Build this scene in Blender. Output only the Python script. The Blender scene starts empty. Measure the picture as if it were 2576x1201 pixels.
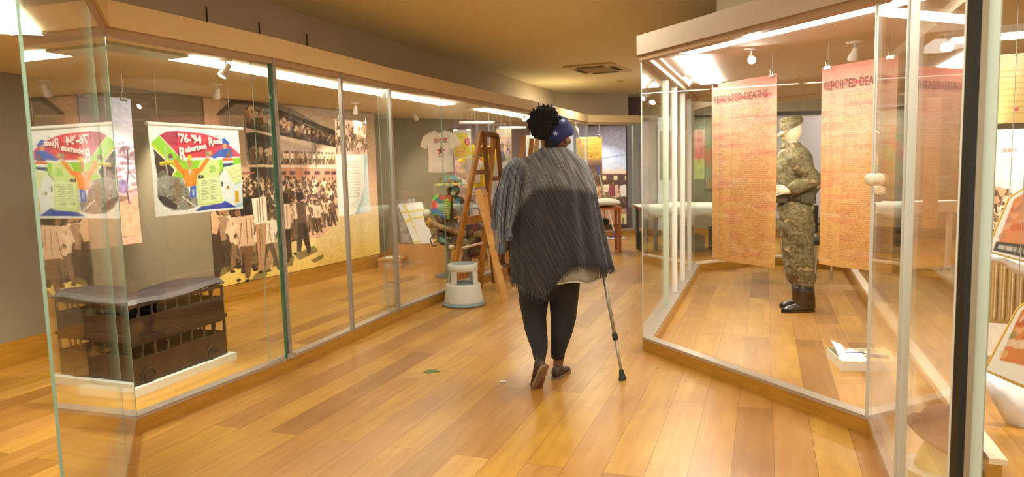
import bpy, bmesh, math, random
import numpy as np
from mathutils import Vector, Matrix, noise

S = bpy.context.scene
COL = S.collection
V3 = Vector
# ------------------------------------------------------------------ camera
CAM_H, F_PX, PITCH, ROLL = 1.45, 1783.5, 5.907, -1.494
FW, FH = 2576, 1201
_p, _r = math.radians(PITCH), math.radians(ROLL)
_F = V3((0, math.cos(_p), -math.sin(_p)))
_R0 = V3((1, 0, 0)); _U0 = _R0.cross(_F)
_X = _R0 * math.cos(_r) + _U0 * math.sin(_r)
_U = _U0 * math.cos(_r) - _R0 * math.sin(_r)
EYE = V3((0, 0, CAM_H))
cam_d = bpy.data.cameras.new('camera'); cam = bpy.data.objects.new('camera', cam_d); COL.objects.link(cam)
cam_d.sensor_width = 36; cam_d.lens = F_PX / FW * 36; cam_d.clip_start = 0.05; cam_d.dof.use_dof = True; cam_d.dof.focus_distance = 3.2; cam_d.dof.aperture_fstop = 4.0; cam_d.clip_end = 100
M = Matrix((_X, _U, -_F)).transposed().to_4x4(); M.translation = EYE
cam.matrix_world = M
S.camera = cam
# ------------------------------------------------------------------ world, exposure
S.view_settings.view_transform = 'Standard'; S.view_settings.look = 'None'
S.view_settings.gamma = 1; S.view_settings.use_curve_mapping = False
S.view_settings.exposure = 0.14
S.cycles.max_bounces = 8; S.cycles.diffuse_bounces = 3; S.cycles.glossy_bounces = 4
S.cycles.transmission_bounces = 4; S.cycles.transparent_max_bounces = 40
S.cycles.caustics_reflective = False; S.cycles.caustics_refractive = False
S.cycles.sample_clamp_indirect = 6.0
S.cycles.use_denoising = True
try: S.cycles.denoiser = 'OPENIMAGEDENOISE'
except Exception: pass
w = bpy.data.worlds.new('gallery_ambient'); S.world = w; w.use_nodes = True
bg = w.node_tree.nodes['Background']; bg.inputs[0].default_value = (1.0, 0.95, 0.80, 1); bg.inputs[1].default_value = 1.35
WARM = (1.0, 0.93, 0.70); PALE = (1.0, 0.93, 0.82)
def area(name, loc, rot, sx, sy, power, col=WARM):
    d = bpy.data.lights.new(name, 'AREA'); d.shape = 'RECTANGLE'; d.size = sx; d.size_y = sy; d.energy = power; d.color = col
    o = bpy.data.objects.new(name, d); COL.objects.link(o); o.location = loc; o.rotation_euler = rot
    return o
area('corridor_ceiling_and_fill_light', (0.55, 1.3, 2.84), (0, 0, math.radians(-20)), 0.9, 0.9, 30)
area('corridor_ceiling_and_fill_light', (-0.7, 0.9, 2.84), (0, 0, math.radians(-20)), 0.9, 0.9, 16)
area('corridor_ceiling_and_fill_light', (0.45, 5.2, 2.84), (0, 0, math.radians(-20)), 0.3, 0.3, 14)
area('corridor_ceiling_and_fill_light', (1.4, 12.4, 2.84), (0, 0, 0), 0.4, 0.4, 34)  # fill added to lift the dark far end, no fixture modelled
area('side_gallery_fill_light', (5.4, 9.4, 2.84), (0, 0, 0), 1.2, 1.2, 90, PALE)  # unseen fills added to brighten the dark gallery beyond the right case
area('side_gallery_fill_light', (3.6, 11.6, 2.84), (0, 0, 0), 1.0, 1.0, 60, PALE)

# ------------------------------------------------------------------ geometry helpers
def ray(x, y): return _F * F_PX + _X * (x - FW / 2) - _U * (y - FH / 2)
def onz(x, y, z=0.0):                       # point of the view ray at height z
    d = ray(x, y); return EYE + d * ((z - CAM_H) / d.z)
def ony(x, y, Y):                           # point of the view ray at world depth Y
    d = ray(x, y); return EYE + d * (Y / d.y)
def onplane(x, y, P, n):
    d = ray(x, y); return EYE + d * ((P - EYE).dot(n) / d.dot(n))
def lin(c):
    if isinstance(c, str):
        c = tuple(int(c[i:i + 2], 16) / 255 for i in (0, 2, 4))
    return tuple(((v / 12.92) if v <= 0.04045 else ((v + 0.055) / 1.055) ** 2.4) for v in c)
def link(o, parent=None):
    COL.objects.link(o)
    if parent is not None:
        o.parent = parent
    return o
def mobj(name, bm, m, parent=None, smooth=False, keep=False):
    me = bpy.data.meshes.new(name)
    if not keep: bmesh.ops.recalc_face_normals(bm, faces=bm.faces)
    bm.to_mesh(me); bm.free()
    if smooth: me.polygons.foreach_set('use_smooth', [True] * len(me.polygons))
    for x in (m if isinstance(m, (list, tuple)) else [m]): me.materials.append(x)
    o = bpy.data.objects.new(name, me)
    link(o, parent)
    if parent is not None: o.matrix_parent_inverse = Matrix.Translation(-parent_loc(parent))
    return o
def parent_loc(p):
    l = V3(p.location)
    while p.parent is not None:
        p = p.parent; l += V3(p.location)
    return l
def pair(o, parent):
    o.parent = parent; o.matrix_parent_inverse = Matrix.Translation(-parent_loc(parent))
    return o
def tag(o, label=None, cat=None, group=None, kind=None):
    if label: o['label'] = label
    if cat: o['category'] = cat
    if group: o['group'] = group
    if kind: o['kind'] = kind
    return o
def thing(name, label, cat, loc, group=None):
    o = bpy.data.objects.new(name, None); COL.objects.link(o); o.location = loc; o.empty_display_size = 0.1
    return tag(o, label, cat, group)
def B(): return bmesh.new()
def box(bm, c, s, ax=None, mi=0):
    """box centred at c, size s, ax = (X,Y,Z) axes"""
    c = V3(c); ax = ax or (V3((1, 0, 0)), V3((0, 1, 0)), V3((0, 0, 1)))
    vs = []
    for dz in (-.5, .5):
        for dx, dy in ((-.5, -.5), (.5, -.5), (.5, .5), (-.5, .5)):
            vs.append(bm.verts.new(c + ax[0] * (dx * s[0]) + ax[1] * (dy * s[1]) + ax[2] * (dz * s[2])))
    for f in ((3, 2, 1, 0), (4, 5, 6, 7), (0, 1, 5, 4), (1, 2, 6, 5), (2, 3, 7, 6), (3, 0, 4, 7)):
        fc = bm.faces.new([vs[i] for i in f]); fc.material_index = mi
    return vs
def beam(bm, a, b, w, h, up=V3((0, 0, 1)), mi=0):
    a = V3(a); b = V3(b); z = (b - a); L = z.length; z.normalize()
    x = z.cross(up)
    if x.length < 1e-4: x = z.cross(V3((0, 1, 0)))
    x.normalize(); y = x.cross(z)
    box(bm, (a + b) / 2, (w, h, L), (x, y, z), mi)
def slab(bm, a, b, z0, z1, t, side=0, mi=0):
    """vertical wall from plan a to b, thickness t, side -1/0/1"""
    a = V3((a[0], a[1], 0)); b = V3((b[0], b[1], 0)); d = (b - a); L = d.length; d.normalize()
    n = V3((-d.y, d.x, 0)); c = (a + b) / 2 + n * (t / 2 * side) + V3((0, 0, (z0 + z1) / 2))
    return box(bm, c, (L, t, z1 - z0), (d, n, V3((0, 0, 1))), mi)
def prism(bm, pts, z0, z1, mi=0):
    lo = [bm.verts.new((p[0], p[1], z0)) for p in pts]; hi = [bm.verts.new((p[0], p[1], z1)) for p in pts]
    n = len(pts)
    bm.faces.new(hi).material_index = mi; bm.faces.new(lo[::-1]).material_index = mi
    for i in range(n): bm.faces.new((lo[i], lo[(i + 1) % n], hi[(i + 1) % n], hi[i])).material_index = mi
def extrude_poly(bm, pts, off, mi=0):
    """polygon of 3D points thickened by vector off"""
    a = [bm.verts.new(V3(p)) for p in pts]; b = [bm.verts.new(V3(p) + V3(off)) for p in pts]; n = len(a)
    bm.faces.new(a).material_index = mi; bm.faces.new(b[::-1]).material_index = mi
    for i in range(n): bm.faces.new((a[i], b[i], b[(i + 1) % n], a[(i + 1) % n])).material_index = mi
def tube(bm, pts, r, seg=10, mi=0, cap=True):
    pts = [V3(p) for p in pts]; rr = r if isinstance(r, (list, tuple)) else [r] * len(pts)
    rings = []; prev = None
    for i, p in enumerate(pts):
        t = (pts[min(i + 1, len(pts) - 1)] - pts[max(i - 1, 0)]).normalized()
        u = prev - t * prev.dot(t) if prev is not None else t.cross(V3((0, 0, 1)))
        if u.length < 1e-3: u = t.cross(V3((1, 0, 0)))
        u.normalize(); prev = u; v = t.cross(u)
        rings.append([bm.verts.new(p + (u * math.cos(2 * math.pi * k / seg) + v * math.sin(2 * math.pi * k / seg)) * rr[i]) for k in range(seg)])
    for a, b in zip(rings, rings[1:]):
        for k in range(seg): bm.faces.new((a[k], a[(k + 1) % seg], b[(k + 1) % seg], b[k])).material_index = mi
    if cap:
        bm.faces.new(rings[0][::-1]).material_index = mi; bm.faces.new(rings[-1]).material_index = mi
def lathe(bm, prof, c=(0, 0, 0), seg=32, ax=None, mi=0, sx=1, sy=1):
    c = V3(c); ax = ax or (V3((1, 0, 0)), V3((0, 1, 0)), V3((0, 0, 1)))
    rings = []
    for r, z in prof:
        rings.append([bm.verts.new(c + ax[0] * (r * sx * math.cos(2 * math.pi * k / seg)) + ax[1] * (r * sy * math.sin(2 * math.pi * k / seg)) + ax[2] * z) for k in range(seg)])
    for a, b in zip(rings, rings[1:]):
        for k in range(seg): bm.faces.new((a[k], a[(k + 1) % seg], b[(k + 1) % seg], b[k])).material_index = mi
    if prof[0][0] > 1e-5: bm.faces.new(rings[0][::-1]).material_index = mi
    if prof[-1][0] > 1e-5: bm.faces.new(rings[-1]).material_index = mi
def ball(bm, c, rx, ry=None, rz=None, seg=20, mi=0, f=None):
    ry = ry or rx; rz = rz or rx; n = 12; c = V3(c)
    r = bmesh.ops.create_icosphere(bm, subdivisions=3 if seg > 12 else 2, radius=1)
    for v in r['verts']:
        q = V3((v.co.x * rx, v.co.y * ry, v.co.z * rz))
        if f: q = f(q)
        v.co = c + q
    for v in r['verts']:
        for fc in v.link_faces: fc.material_index = mi; fc.smooth = True
def loft(bm, rings, caps=(False, False), mi=0, closed=True):
    vr = [[bm.verts.new(V3(p)) for p in r] for r in rings]; n = len(vr[0])
    for a, b in zip(vr, vr[1:]):
        for k in range(n if closed else n - 1):
            bm.faces.new((a[k], a[(k + 1) % n], b[(k + 1) % n], b[k])).material_index = mi
    if caps[0]: bm.faces.new(vr[0][::-1]).material_index = mi
    if caps[1]: bm.faces.new(vr[-1]).material_index = mi
    return vr
def skin(name, joints, bones, m, parent=None, sub=2):
    """joints: {key: (co, r or (rx,ry))}; one continuous surface"""
    keys = list(joints); me = bpy.data.meshes.new(name)
    me.from_pydata([tuple(joints[k][0]) for k in keys], [(keys.index(a), keys.index(b)) for a, b in bones], [])
    me.materials.append(m)
    o = bpy.data.objects.new(name, me); link(o)
    md = o.modifiers.new('skin', 'SKIN'); md.use_smooth_shade = True
    sv = me.skin_vertices[0].data
    for i, k in enumerate(keys):
        r = joints[k][1]; sv[i].radius = (r, r) if not isinstance(r, tuple) else r
        sv[i].use_root = (i == 0)
    if sub:
        s = o.modifiers.new('sub', 'SUBSURF'); s.levels = sub; s.render_levels = sub
    dg = bpy.context.evaluated_depsgraph_get(); dg.update()
    me2 = bpy.data.meshes.new_from_object(o.evaluated_get(dg)); bpy.data.objects.remove(o)
    me2.name = name
    if not me2.materials: me2.materials.append(m)
    me2.polygons.foreach_set('use_smooth', [True] * len(me2.polygons))
    o = bpy.data.objects.new(name, me2); link(o)
    if parent is not None: pair(o, parent)
    return o
def text_obj(name, txt, size, O, u, v, m, parent=None, depth=0.0015, shear=0.0, spacing=1.0, bold=0.0, wscale=1.0):
    cu = bpy.data.curves.new(name, 'FONT'); cu.body = txt; cu.size = size; cu.extrude = depth / 2; cu.shear = shear
    cu.space_character = spacing; cu.offset = bold; cu.align_x = 'CENTER'; cu.align_y = 'CENTER'; cu.resolution_u = 2
    t = bpy.data.objects.new(name, cu); link(t)
    dg = bpy.context.evaluated_depsgraph_get(); dg.update()
    me = bpy.data.meshes.new_from_object(t.evaluated_get(dg)); bpy.data.objects.remove(t)
    u = V3(u).normalized(); v = V3(v).normalized(); n = u.cross(v)
    me.transform(Matrix((u * wscale, v, n)).transposed().to_4x4()); me.transform(Matrix.Translation(V3(O)))
    me.materials.clear(); me.materials.append(m); me.name = name
    o = bpy.data.objects.new(name, me); link(o)
    if parent is not None: pair(o, parent)
    return o

# ------------------------------------------------------------------ materials
_mats = {}
def mat(name, c=(.5, .5, .5), rough=.5, metal=0.0, var=0.0, vscale=8.0, bump=0.0, bscale=40.0, coat=0.0, c2=None, vec=(1, 1, 1), emit=None, estr=0.0, sheen=0.0, spec=0.5):
    if name in _mats: return _mats[name]
    m = bpy.data.materials.new(name); m.use_nodes = True; nt = m.node_tree; N = nt.nodes; L = nt.links
    p = N['Principled BSDF']; c = lin(c); p.inputs['Base Color'].default_value = (*c, 1)
    p.inputs['Roughness'].default_value = rough; p.inputs['Metallic'].default_value = metal
    p.inputs['Coat Weight'].default_value = coat; p.inputs['Sheen Weight'].default_value = sheen
    p.inputs['Specular IOR Level'].default_value = spec
    if var or bump or c2:
        tc = N.new('ShaderNodeTexCoord'); mp = N.new('ShaderNodeMapping'); mp.inputs['Scale'].default_value = vec
        L.new(tc.outputs['Object'], mp.inputs[0])
        nz = N.new('ShaderNodeTexNoise'); nz.inputs['Scale'].default_value = vscale; nz.inputs['Detail'].default_value = 4
        L.new(mp.outputs[0], nz.inputs['Vector'])
        if c2 or var:
            r = N.new('ShaderNodeValToRGB'); L.new(nz.outputs[0], r.inputs[0])
            a = c; b = lin(c2) if c2 else tuple(min(1, x * (1 + var)) for x in c)
            if not c2: a = tuple(x * (1 - var) for x in c)
            r.color_ramp.elements[0].color = (*a, 1); r.color_ramp.elements[1].color = (*b, 1)
            r.color_ramp.elements[0].position = .35; r.color_ramp.elements[1].position = .65
            L.new(r.outputs[0], p.inputs['Base Color'])
        if bump:
            n2 = N.new('ShaderNodeTexNoise'); n2.inputs['Scale'].default_value = bscale; n2.inputs['Detail'].default_value = 3
            L.new(mp.outputs[0], n2.inputs['Vector'])
            bp = N.new('ShaderNodeBump'); bp.inputs['Strength'].default_value = bump; bp.inputs['Distance'].default_value = .01
            L.new(n2.outputs[0], bp.inputs['Height']); L.new(bp.outputs[0], p.inputs['Normal'])
    if emit is not None:
        p.inputs['Emission Color'].default_value = (*emit, 1); p.inputs['Emission Strength'].default_value = estr
    _mats[name] = m
    return m
def mat_attr(name, rough=.7, sheen=0.0, bump=0.0, bscale=60, trans=0.0):
    if name in _mats: return _mats[name]
    m = bpy.data.materials.new(name); m.use_nodes = True; nt = m.node_tree; N = nt.nodes; L = nt.links
    p = N['Principled BSDF']; p.inputs['Roughness'].default_value = rough; p.inputs['Sheen Weight'].default_value = sheen
    a = N.new('ShaderNodeAttribute'); a.attribute_name = 'Col'; L.new(a.outputs['Color'], p.inputs['Base Color'])
    if bump:
        tc = N.new('ShaderNodeTexCoord'); n2 = N.new('ShaderNodeTexNoise'); n2.inputs['Scale'].default_value = bscale
        L.new(tc.outputs['Object'], n2.inputs['Vector'])
        bp = N.new('ShaderNodeBump'); bp.inputs['Strength'].default_value = bump; bp.inputs['Distance'].default_value = .01
        L.new(n2.outputs[0], bp.inputs['Height']); L.new(bp.outputs[0], p.inputs['Normal'])
    if trans:
        tr = N.new('ShaderNodeBsdfTranslucent'); L.new(a.outputs['Color'], tr.inputs['Color'])
        mx = N.new('ShaderNodeMixShader'); mx.inputs[0].default_value = trans
        L.new(p.outputs[0], mx.inputs[1]); L.new(tr.outputs[0], mx.inputs[2]); L.new(mx.outputs[0], N['Material Output'].inputs[0])
    _mats[name] = m
    return m
def glass_mat(name, f0=.04, tint=(.985, 1, .99)):
    m = bpy.data.materials.new(name); m.use_nodes = True; nt = m.node_tree; N = nt.nodes; L = nt.links
    N.remove(N['Principled BSDF'])
    g = N.new('ShaderNodeNewGeometry'); dt = N.new('ShaderNodeVectorMath'); dt.operation = 'DOT_PRODUCT'
    L.new(g.outputs['Normal'], dt.inputs[0]); L.new(g.outputs['Incoming'], dt.inputs[1])
    def mth(op, a, b=None):
        q = N.new('ShaderNodeMath'); q.operation = op
        for i, z in enumerate((a, b)):
            if z is None: continue
            if isinstance(z, (int, float)): q.inputs[i].default_value = z
            else: L.new(z, q.inputs[i])
        return q.outputs[0]
    c = mth('ABSOLUTE', dt.outputs['Value']); k = mth('POWER', mth('SUBTRACT', 1.0, c), 5.0)
    f = mth('ADD', mth('MULTIPLY', k, 1 - f0), f0)
    tr = N.new('ShaderNodeBsdfTransparent'); tr.inputs[0].default_value = (*tint, 1)
    gl = N.new('ShaderNodeBsdfGlossy'); gl.inputs['Roughness'].default_value = 0.0; gl.inputs['Color'].default_value = (1, 1, 1, 1)
    mx = N.new('ShaderNodeMixShader'); L.new(f, mx.inputs[0]); L.new(tr.outputs[0], mx.inputs[1]); L.new(gl.outputs[0], mx.inputs[2])
    L.new(mx.outputs[0], N['Material Output'].inputs[0])
    return m
GLASS = glass_mat('case_glass')
GEDGE = mat('glass_edge_green', '8aa690', .15, coat=.5)
GEDR = mat('pale_glass_edge', 'd8d0c2', .2, coat=.4)
def emitter(name, col, s):
    m = bpy.data.materials.new(name); m.use_nodes = True; N = m.node_tree.nodes; p = N['Principled BSDF']
    p.inputs['Base Color'].default_value = (.8, .8, .8, 1)
    p.inputs['Emission Color'].default_value = (*col, 1); p.inputs['Emission Strength'].default_value = s
    return m
TUBE_L = emitter('fluorescent_diffuser_left', (1.0, 1.0, .82), 16.0)
TUBE_R = emitter('fluorescent_diffuser_right', (1.0, .96, .86), 30.0)
LENS = emitter('halogen_lens', (1.0, .90, .75), 30.0)
LENS_HOT = emitter('halogen_lens_bright', (1.0, .93, .85), 160.0)

def wood_floor():
    m = bpy.data.materials.new('oak_plank_floor'); m.use_nodes = True; nt = m.node_tree; N = nt.nodes; L = nt.links; p = N['Principled BSDF']
    tc = N.new('ShaderNodeTexCoord'); mp = N.new('ShaderNodeMapping'); mp.inputs['Rotation'].default_value = (0, 0, math.radians(-70.3))
    mp.inputs['Location'].default_value = (0.35, 0.055, 0)
    L.new(tc.outputs['Object'], mp.inputs[0])
    br = N.new('ShaderNodeTexBrick'); L.new(mp.outputs[0], br.inputs['Vector'])
    br.offset = 0.37; br.offset_frequency = 2; br.squash = 1
    br.inputs['Scale'].default_value = 1; br.inputs['Brick Width'].default_value = 1.75; br.inputs['Row Height'].default_value = .19
    br.inputs['Mortar Size'].default_value = .0016; br.inputs['Mortar Smooth'].default_value = .1; br.inputs['Bias'].default_value = 0
    br.inputs['Color1'].default_value = (0, 0, 0, 1); br.inputs['Color2'].default_value = (1, 1, 1, 1); br.inputs['Mortar'].default_value = (.5, .5, .5, 1)
    ramp = N.new('ShaderNodeValToRGB'); L.new(br.outputs['Color'], ramp.inputs[0])
    e = ramp.color_ramp.elements
    e[0].color = (*lin('9c6c2a'), 1); e[1].color = (*lin('d4a448'), 1)
    for pos, c in ((.25, 'bc883a'), (.5, 'c89636'), (.75, 'c08c4a')):
        k = e.new(pos); k.color = (*lin(c), 1)
    # grain
    mp2 = N.new('ShaderNodeMapping'); mp2.inputs['Scale'].default_value = (.9, 8, 1); L.new(mp.outputs[0], mp2.inputs[0])
    add = N.new('ShaderNodeVectorMath'); add.operation = 'ADD'; L.new(mp2.outputs[0], add.inputs[0]); L.new(br.outputs['Color'], add.inputs[1])
    nz = N.new('ShaderNodeTexNoise'); nz.inputs['Scale'].default_value = 2.2; nz.inputs['Detail'].default_value = 7; nz.inputs['Distortion'].default_value = .6
    L.new(add.outputs[0], nz.inputs['Vector'])
    r2 = N.new('ShaderNodeValToRGB'); r2.color_ramp.elements[0].position = .3; r2.color_ramp.elements[1].position = .72
    r2.color_ramp.elements[0].color = (*lin('bf9058'), 1); r2.color_ramp.elements[1].color = (1, 1, .97, 1)
    L.new(nz.outputs[0], r2.inputs[0])
    mx = N.new('ShaderNodeMix'); mx.data_type = 'RGBA'; mx.blend_type = 'MULTIPLY'; mx.inputs[0].default_value = .42
    L.new(ramp.outputs[0], mx.inputs[6]); L.new(r2.outputs[0], mx.inputs[7])
    # broad blotches and knots
    nb = N.new('ShaderNodeTexNoise'); nb.inputs['Scale'].default_value = 1.7; nb.inputs['Detail'].default_value = 3; L.new(mp.outputs[0], nb.inputs['Vector'])
    rb = N.new('ShaderNodeValToRGB'); rb.color_ramp.elements[0].color = (.78, .74, .70, 1); rb.color_ramp.elements[1].color = (1, 1, 1, 1); rb.color_ramp.elements[0].position = .35; rb.color_ramp.elements[1].position = .6
    L.new(nb.outputs[0], rb.inputs[0])
    mxb = N.new('ShaderNodeMix'); mxb.data_type = 'RGBA'; mxb.blend_type = 'MULTIPLY'; mxb.inputs[0].default_value = .75
    L.new(mx.outputs[2], mxb.inputs[6]); L.new(rb.outputs[0], mxb.inputs[7])
    mx2 = N.new('ShaderNodeMix'); mx2.data_type = 'RGBA'; L.new(br.outputs['Fac'], mx2.inputs[0]); L.new(mxb.outputs[2], mx2.inputs[6]); mx2.inputs[7].default_value = (*lin('7a5526'), 1)
    L.new(mx2.outputs[2], p.inputs['Base Color'])
    p.inputs['Roughness'].default_value = .36; p.inputs['Coat Weight'].default_value = .25; p.inputs['Coat Roughness'].default_value = .25
    return m
FLOOR = wood_floor()
WALLG = mat('grey_wall_paint', '8c8069', .8, var=.04, vscale=2)
CEIL = mat('cream_ceiling_paint', 'f4ecd0', .85, var=.02, vscale=1.5)
CEILIN = mat('case_ceiling_paint', 'e6d6b4', .85, var=.02, vscale=1.5)
FASC = mat('cream_fascia_paint', 'e6cc9c', .55, var=.02, vscale=2)
BULK = mat('taupe_bulkhead_paint', 'd6c4ac', .8, var=.03, vscale=2)
SKIRT = mat('varnished_skirting_wood', 'b98430', .35, c2='a87620', vscale=6, vec=(1, 1, 6), coat=.2)
ALU = mat('satin_aluminium', 'b9ada0', .35, metal=.55)
WHITEP = mat('white_paint', 'efe9df', .5)
STEEL = mat('polished_steel', 'cfd0cf', .2, metal=1)
BLACKP = mat('black_plastic', '17150f', .45)
# ------------------------------------------------------------------ room shell
UP = V3((0, 0, 1))
def struct(name, bm, m, kind='structure'):
    return tag(mobj(name, bm, m), kind=kind)
bm = B(); box(bm, (1.5, 8, -.05), (18, 24, .1)); fl = struct('floor', bm, FLOOR)
bm = B(); box(bm, (1.5, 8, 2.92), (18, 24, .1)); struct('ceiling', bm, CEIL)
FL = [(-1.12, 1.66), (-2.13, 3.85), (-1.64, 5.05), (-1.37, 5.89), (-1.11, 6.72), (-.2, 9.14), (.34, 10.5), (.99, 12.4), (1.50, 13.8), (2.85, 14.55)]
WL = [(-4.6, 3.0), (-3.25, 7.71), (-2.0, 10.42), (-1.86, 11.7), (-1.0, 12.25)]
bm = B()
for a, b in zip(WL, WL[1:]): slab(bm, a, b, 0, 2.9, .12, 1)
struct('wall_left', bm, WALLG)
bm = B()
for a, b in zip(WL, WL[1:]): slab(bm, a, b, 0, .19, .018, -1)
struct('baseboard_left', bm, SKIRT)
ROSE = mat('mauve_wall_paint', '8a7078', .8, var=.05, vscale=2)
PINKW = mat('dusky_pink_wall_paint', 'a98777', .8, var=.05, vscale=2)
bm = B(); slab(bm, (-1.0, 12.25), (-.75, 12.4), 0, 2.9, .1, 1); slab(bm, (-.75, 12.4), (0.35, 15.7), 0, 2.9, .1, 1); slab(bm, (.35, 15.7), (3.3, 15.9), 0, 2.9, .1, 1)
struct('wall_back', bm, ROSE)
# walls around the far right and behind, closing the gallery
bm = B(); slab(bm, (3.2, 13.6), (9.5, 11.2), 0, 2.9, .1, 1); struct('wall_far', bm, WALLG)
bm = B(); slab(bm, (9.5, 11.2), (10.2, -3), 0, 2.9, .1, 1); struct('wall_right', bm, mat('warm_white_wall', 'cdb9a0', .8))
bm = B(); slab(bm, (3.2, 13.6), (9.5, 11.2), 0, .16, .12, 1); struct('baseboard_far', bm, SKIRT)

def off(poly, s):
    """offset an open plan polyline to its left by s"""
    out = []
    for i, p in enumerate(poly):
        ds = []
        if i > 0: ds.append((V3((*p, 0)) - V3((*poly[i - 1], 0))).normalized())
        if i < len(poly) - 1: ds.append((V3((*poly[i + 1], 0)) - V3((*p, 0))).normalized())
        ns = [V3((-d.y, d.x, 0)) for d in ds]; n = sum(ns, V3()).normalized()
        out.append(tuple((V3((*p, 0)) + n * (s / max(.3, n.dot(ns[0])))).xy))
    return out
def band(bm, poly, s0, s1, z0, z1, mi=0):
    a = off(poly, s0); b = off(poly, s1)
    for i in range(len(a) - 1):
        prism(bm, [a[i], a[i + 1], b[i + 1], b[i]], z0, z1, mi)
def lerp2(a, b, t): return (a[0] + (b[0] - a[0]) * t, a[1] + (b[1] - a[1]) * t)
def pane(parent, a, b, z0, z1, gap=.004, t=.008, label=None):
    a = V3((*a, 0)); b = V3((*b, 0)); d = (b - a).normalized(); a = a + d * gap; b = b - d * gap
    bm = B(); slab(bm, a, b, z0, z1, t, 0)
    o = mobj('glass_pane', bm, [GLASS, GEDGE if parent is caseL else GEDR], parent)
    n = V3((-d.y, d.x, 0))
    for f in o.data.polygons:
        if abs(f.normal.dot(n)) < .5: f.material_index = 1
    return o
def post(parent, p, d, z0, z1, w=.03, t=.035, m=ALU, name='mullion'):
    bm = B(); d = V3((d[0], d[1], 0)).normalized(); n = V3((-d.y, d.x, 0))
    box(bm, (p[0], p[1], (z0 + z1) / 2), (w, t, z1 - z0), (d, n, UP))
    box(bm, V3((p[0], p[1], (z0 + z1) / 2)) - n * (t / 2 + .004), (w * .35, .008, z1 - z0), (d, n, UP))
    return mobj(name, bm, m, parent)
# --- left display case -------------------------------------------------
caseL = thing('display_case', 'long glass display case along the left side of the corridor with cream fascia', 'display case', (-2.13, 3.85, 0))
FLc = [lerp2(FL[0], FL[1], -.9)] + FL[1:]
bm = B(); band(bm, FLc, .0, .085, 0, .085); mobj('curb', bm, SKIRT, caseL)
bm = B(); band(bm, FLc, -.004, .075, .085, .105); mobj('sill', bm, ALU, caseL)
bm = B(); band(bm, FLc, -.03, .10, 2.235, 2.375); mobj('fascia', bm, FASC, caseL)
bm = B(); band(bm, FLc, -.012, .06, 2.195, 2.235); mobj('top_rail', bm, ALU if 0 else mat('beige_top_rail', 'b8997a', .5), caseL)
# ceiling of the case (from the glass to the walls) and the wall strip above it
bm = B()
prism(bm, off(FLc, .05) + [(3.3, 15.9), (.35, 15.7), (-.75, 12.4), (-1.0, 12.25)] + WL[::-1][1:-1] + [(-4.6, 3.0), (-3.0, 1.2)], 2.262, 2.33)
mobj('case_ceiling', bm, CEILIN, caseL)
bm = B()
BK = off(FL, .68)
for a, b in zip(BK, BK[1:]): slab(bm, a, b, 2.33, 2.9, .08, 1)
slab(bm, (2.9, 14.6), (3.3, 13.5), 2.33, 2.9, .08, 1)
struct('wall_bulkhead_left', bm, BULK)
# light strip in the case ceiling
A0 = onz(300, 118, 2.262); LS = off(FL[1:8], .0)
def strip(parent, poly, s0, s1, m, name='light_strip', z=2.262):
    a = off(poly, s0); b = off(poly, s1); bm = B()
    for i in range(len(a) - 1): prism(bm, [a[i], a[i + 1], b[i + 1], b[i]], z - .018, z - .001)
    return mobj(name, bm, m, parent)
sp = [lerp2(FL[1], FL[2], .80), FL[2], FL[3], FL[4], lerp2(FL[4], FL[5], .96)]
strip(caseL, sp, .48, .68, TUBE_L)
strip(caseL, [lerp2(FL[5], FL[6], .6), FL[6], FL[7], FL[8]], .48, .66, TUBE_L)
strip(caseL, [lerp2(FL[8], FL[9], .0), lerp2(FL[8], FL[9], .75)], .22, .40, TUBE_L)
strip(caseL, [lerp2(FL[1], FL[2], -.03), lerp2(FL[1], FL[2], .79)], .48, .68, mat('unlit_diffuser', 'b7bfa5', .3), name='unlit_strip')
d2L = (V3((*FL[0], 0)) - V3((*FL[1], 0))).normalized()
nB = V3((d2L.y, -d2L.x, 0))
q0 = V3((*FL[1], 0)) + d2L * .05
strip(caseL, [tuple((V3((*FL[1], 0)) + d2L * 3.2).xy), tuple((V3((*FL[1], 0)) + d2L * -.42).xy)], .33, .70, TUBE_L)
# glass: two panes of the near facet, then the long front
fac = lambda t: tuple((V3((*FL[1], 0)) + d2L * t).xy)
pane(caseL, fac(2.36), fac(.72), .10, 2.2); pane(caseL, fac(.715), fac(0), .10, 2.2)
pane(caseL, FL[1], FL[2], .10, 2.2); pane(caseL, FL[2], FL[3], .10, 2.2); pane(caseL, FL[3], FL[4], .10, 2.2)
g1 = lerp2(FL[4], FL[5], .42)
pane(caseL, FL[4], g1, .10, 2.2); pane(caseL, g1, FL[5], .10, 2.2)
pane(caseL, FL[5], FL[6], .10, 2.2); pane(caseL, FL[6], FL[7], .10, 2.2); pane(caseL, FL[7], FL[8], .10, 2.2); pane(caseL, FL[8], FL[9], .10, 2.2)
dA = (V3((*FL[2], 0)) - V3((*FL[1], 0))).normalized()
for p, wd in ((FL[2], .026), (FL[3], .028), (FL[4], .024)): post(caseL, p, (.31, .95), .10, 2.235, wd, .03)
post(caseL, V3((*FL[2], 0)) - dA * .026 + V3((-.93, .36, 0)) * .01, dA, .10, 2.2, .014, .012, mat('dark_green_glass_edge', '3f7a5c', .2, coat=.4), name='glass_edge')
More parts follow.
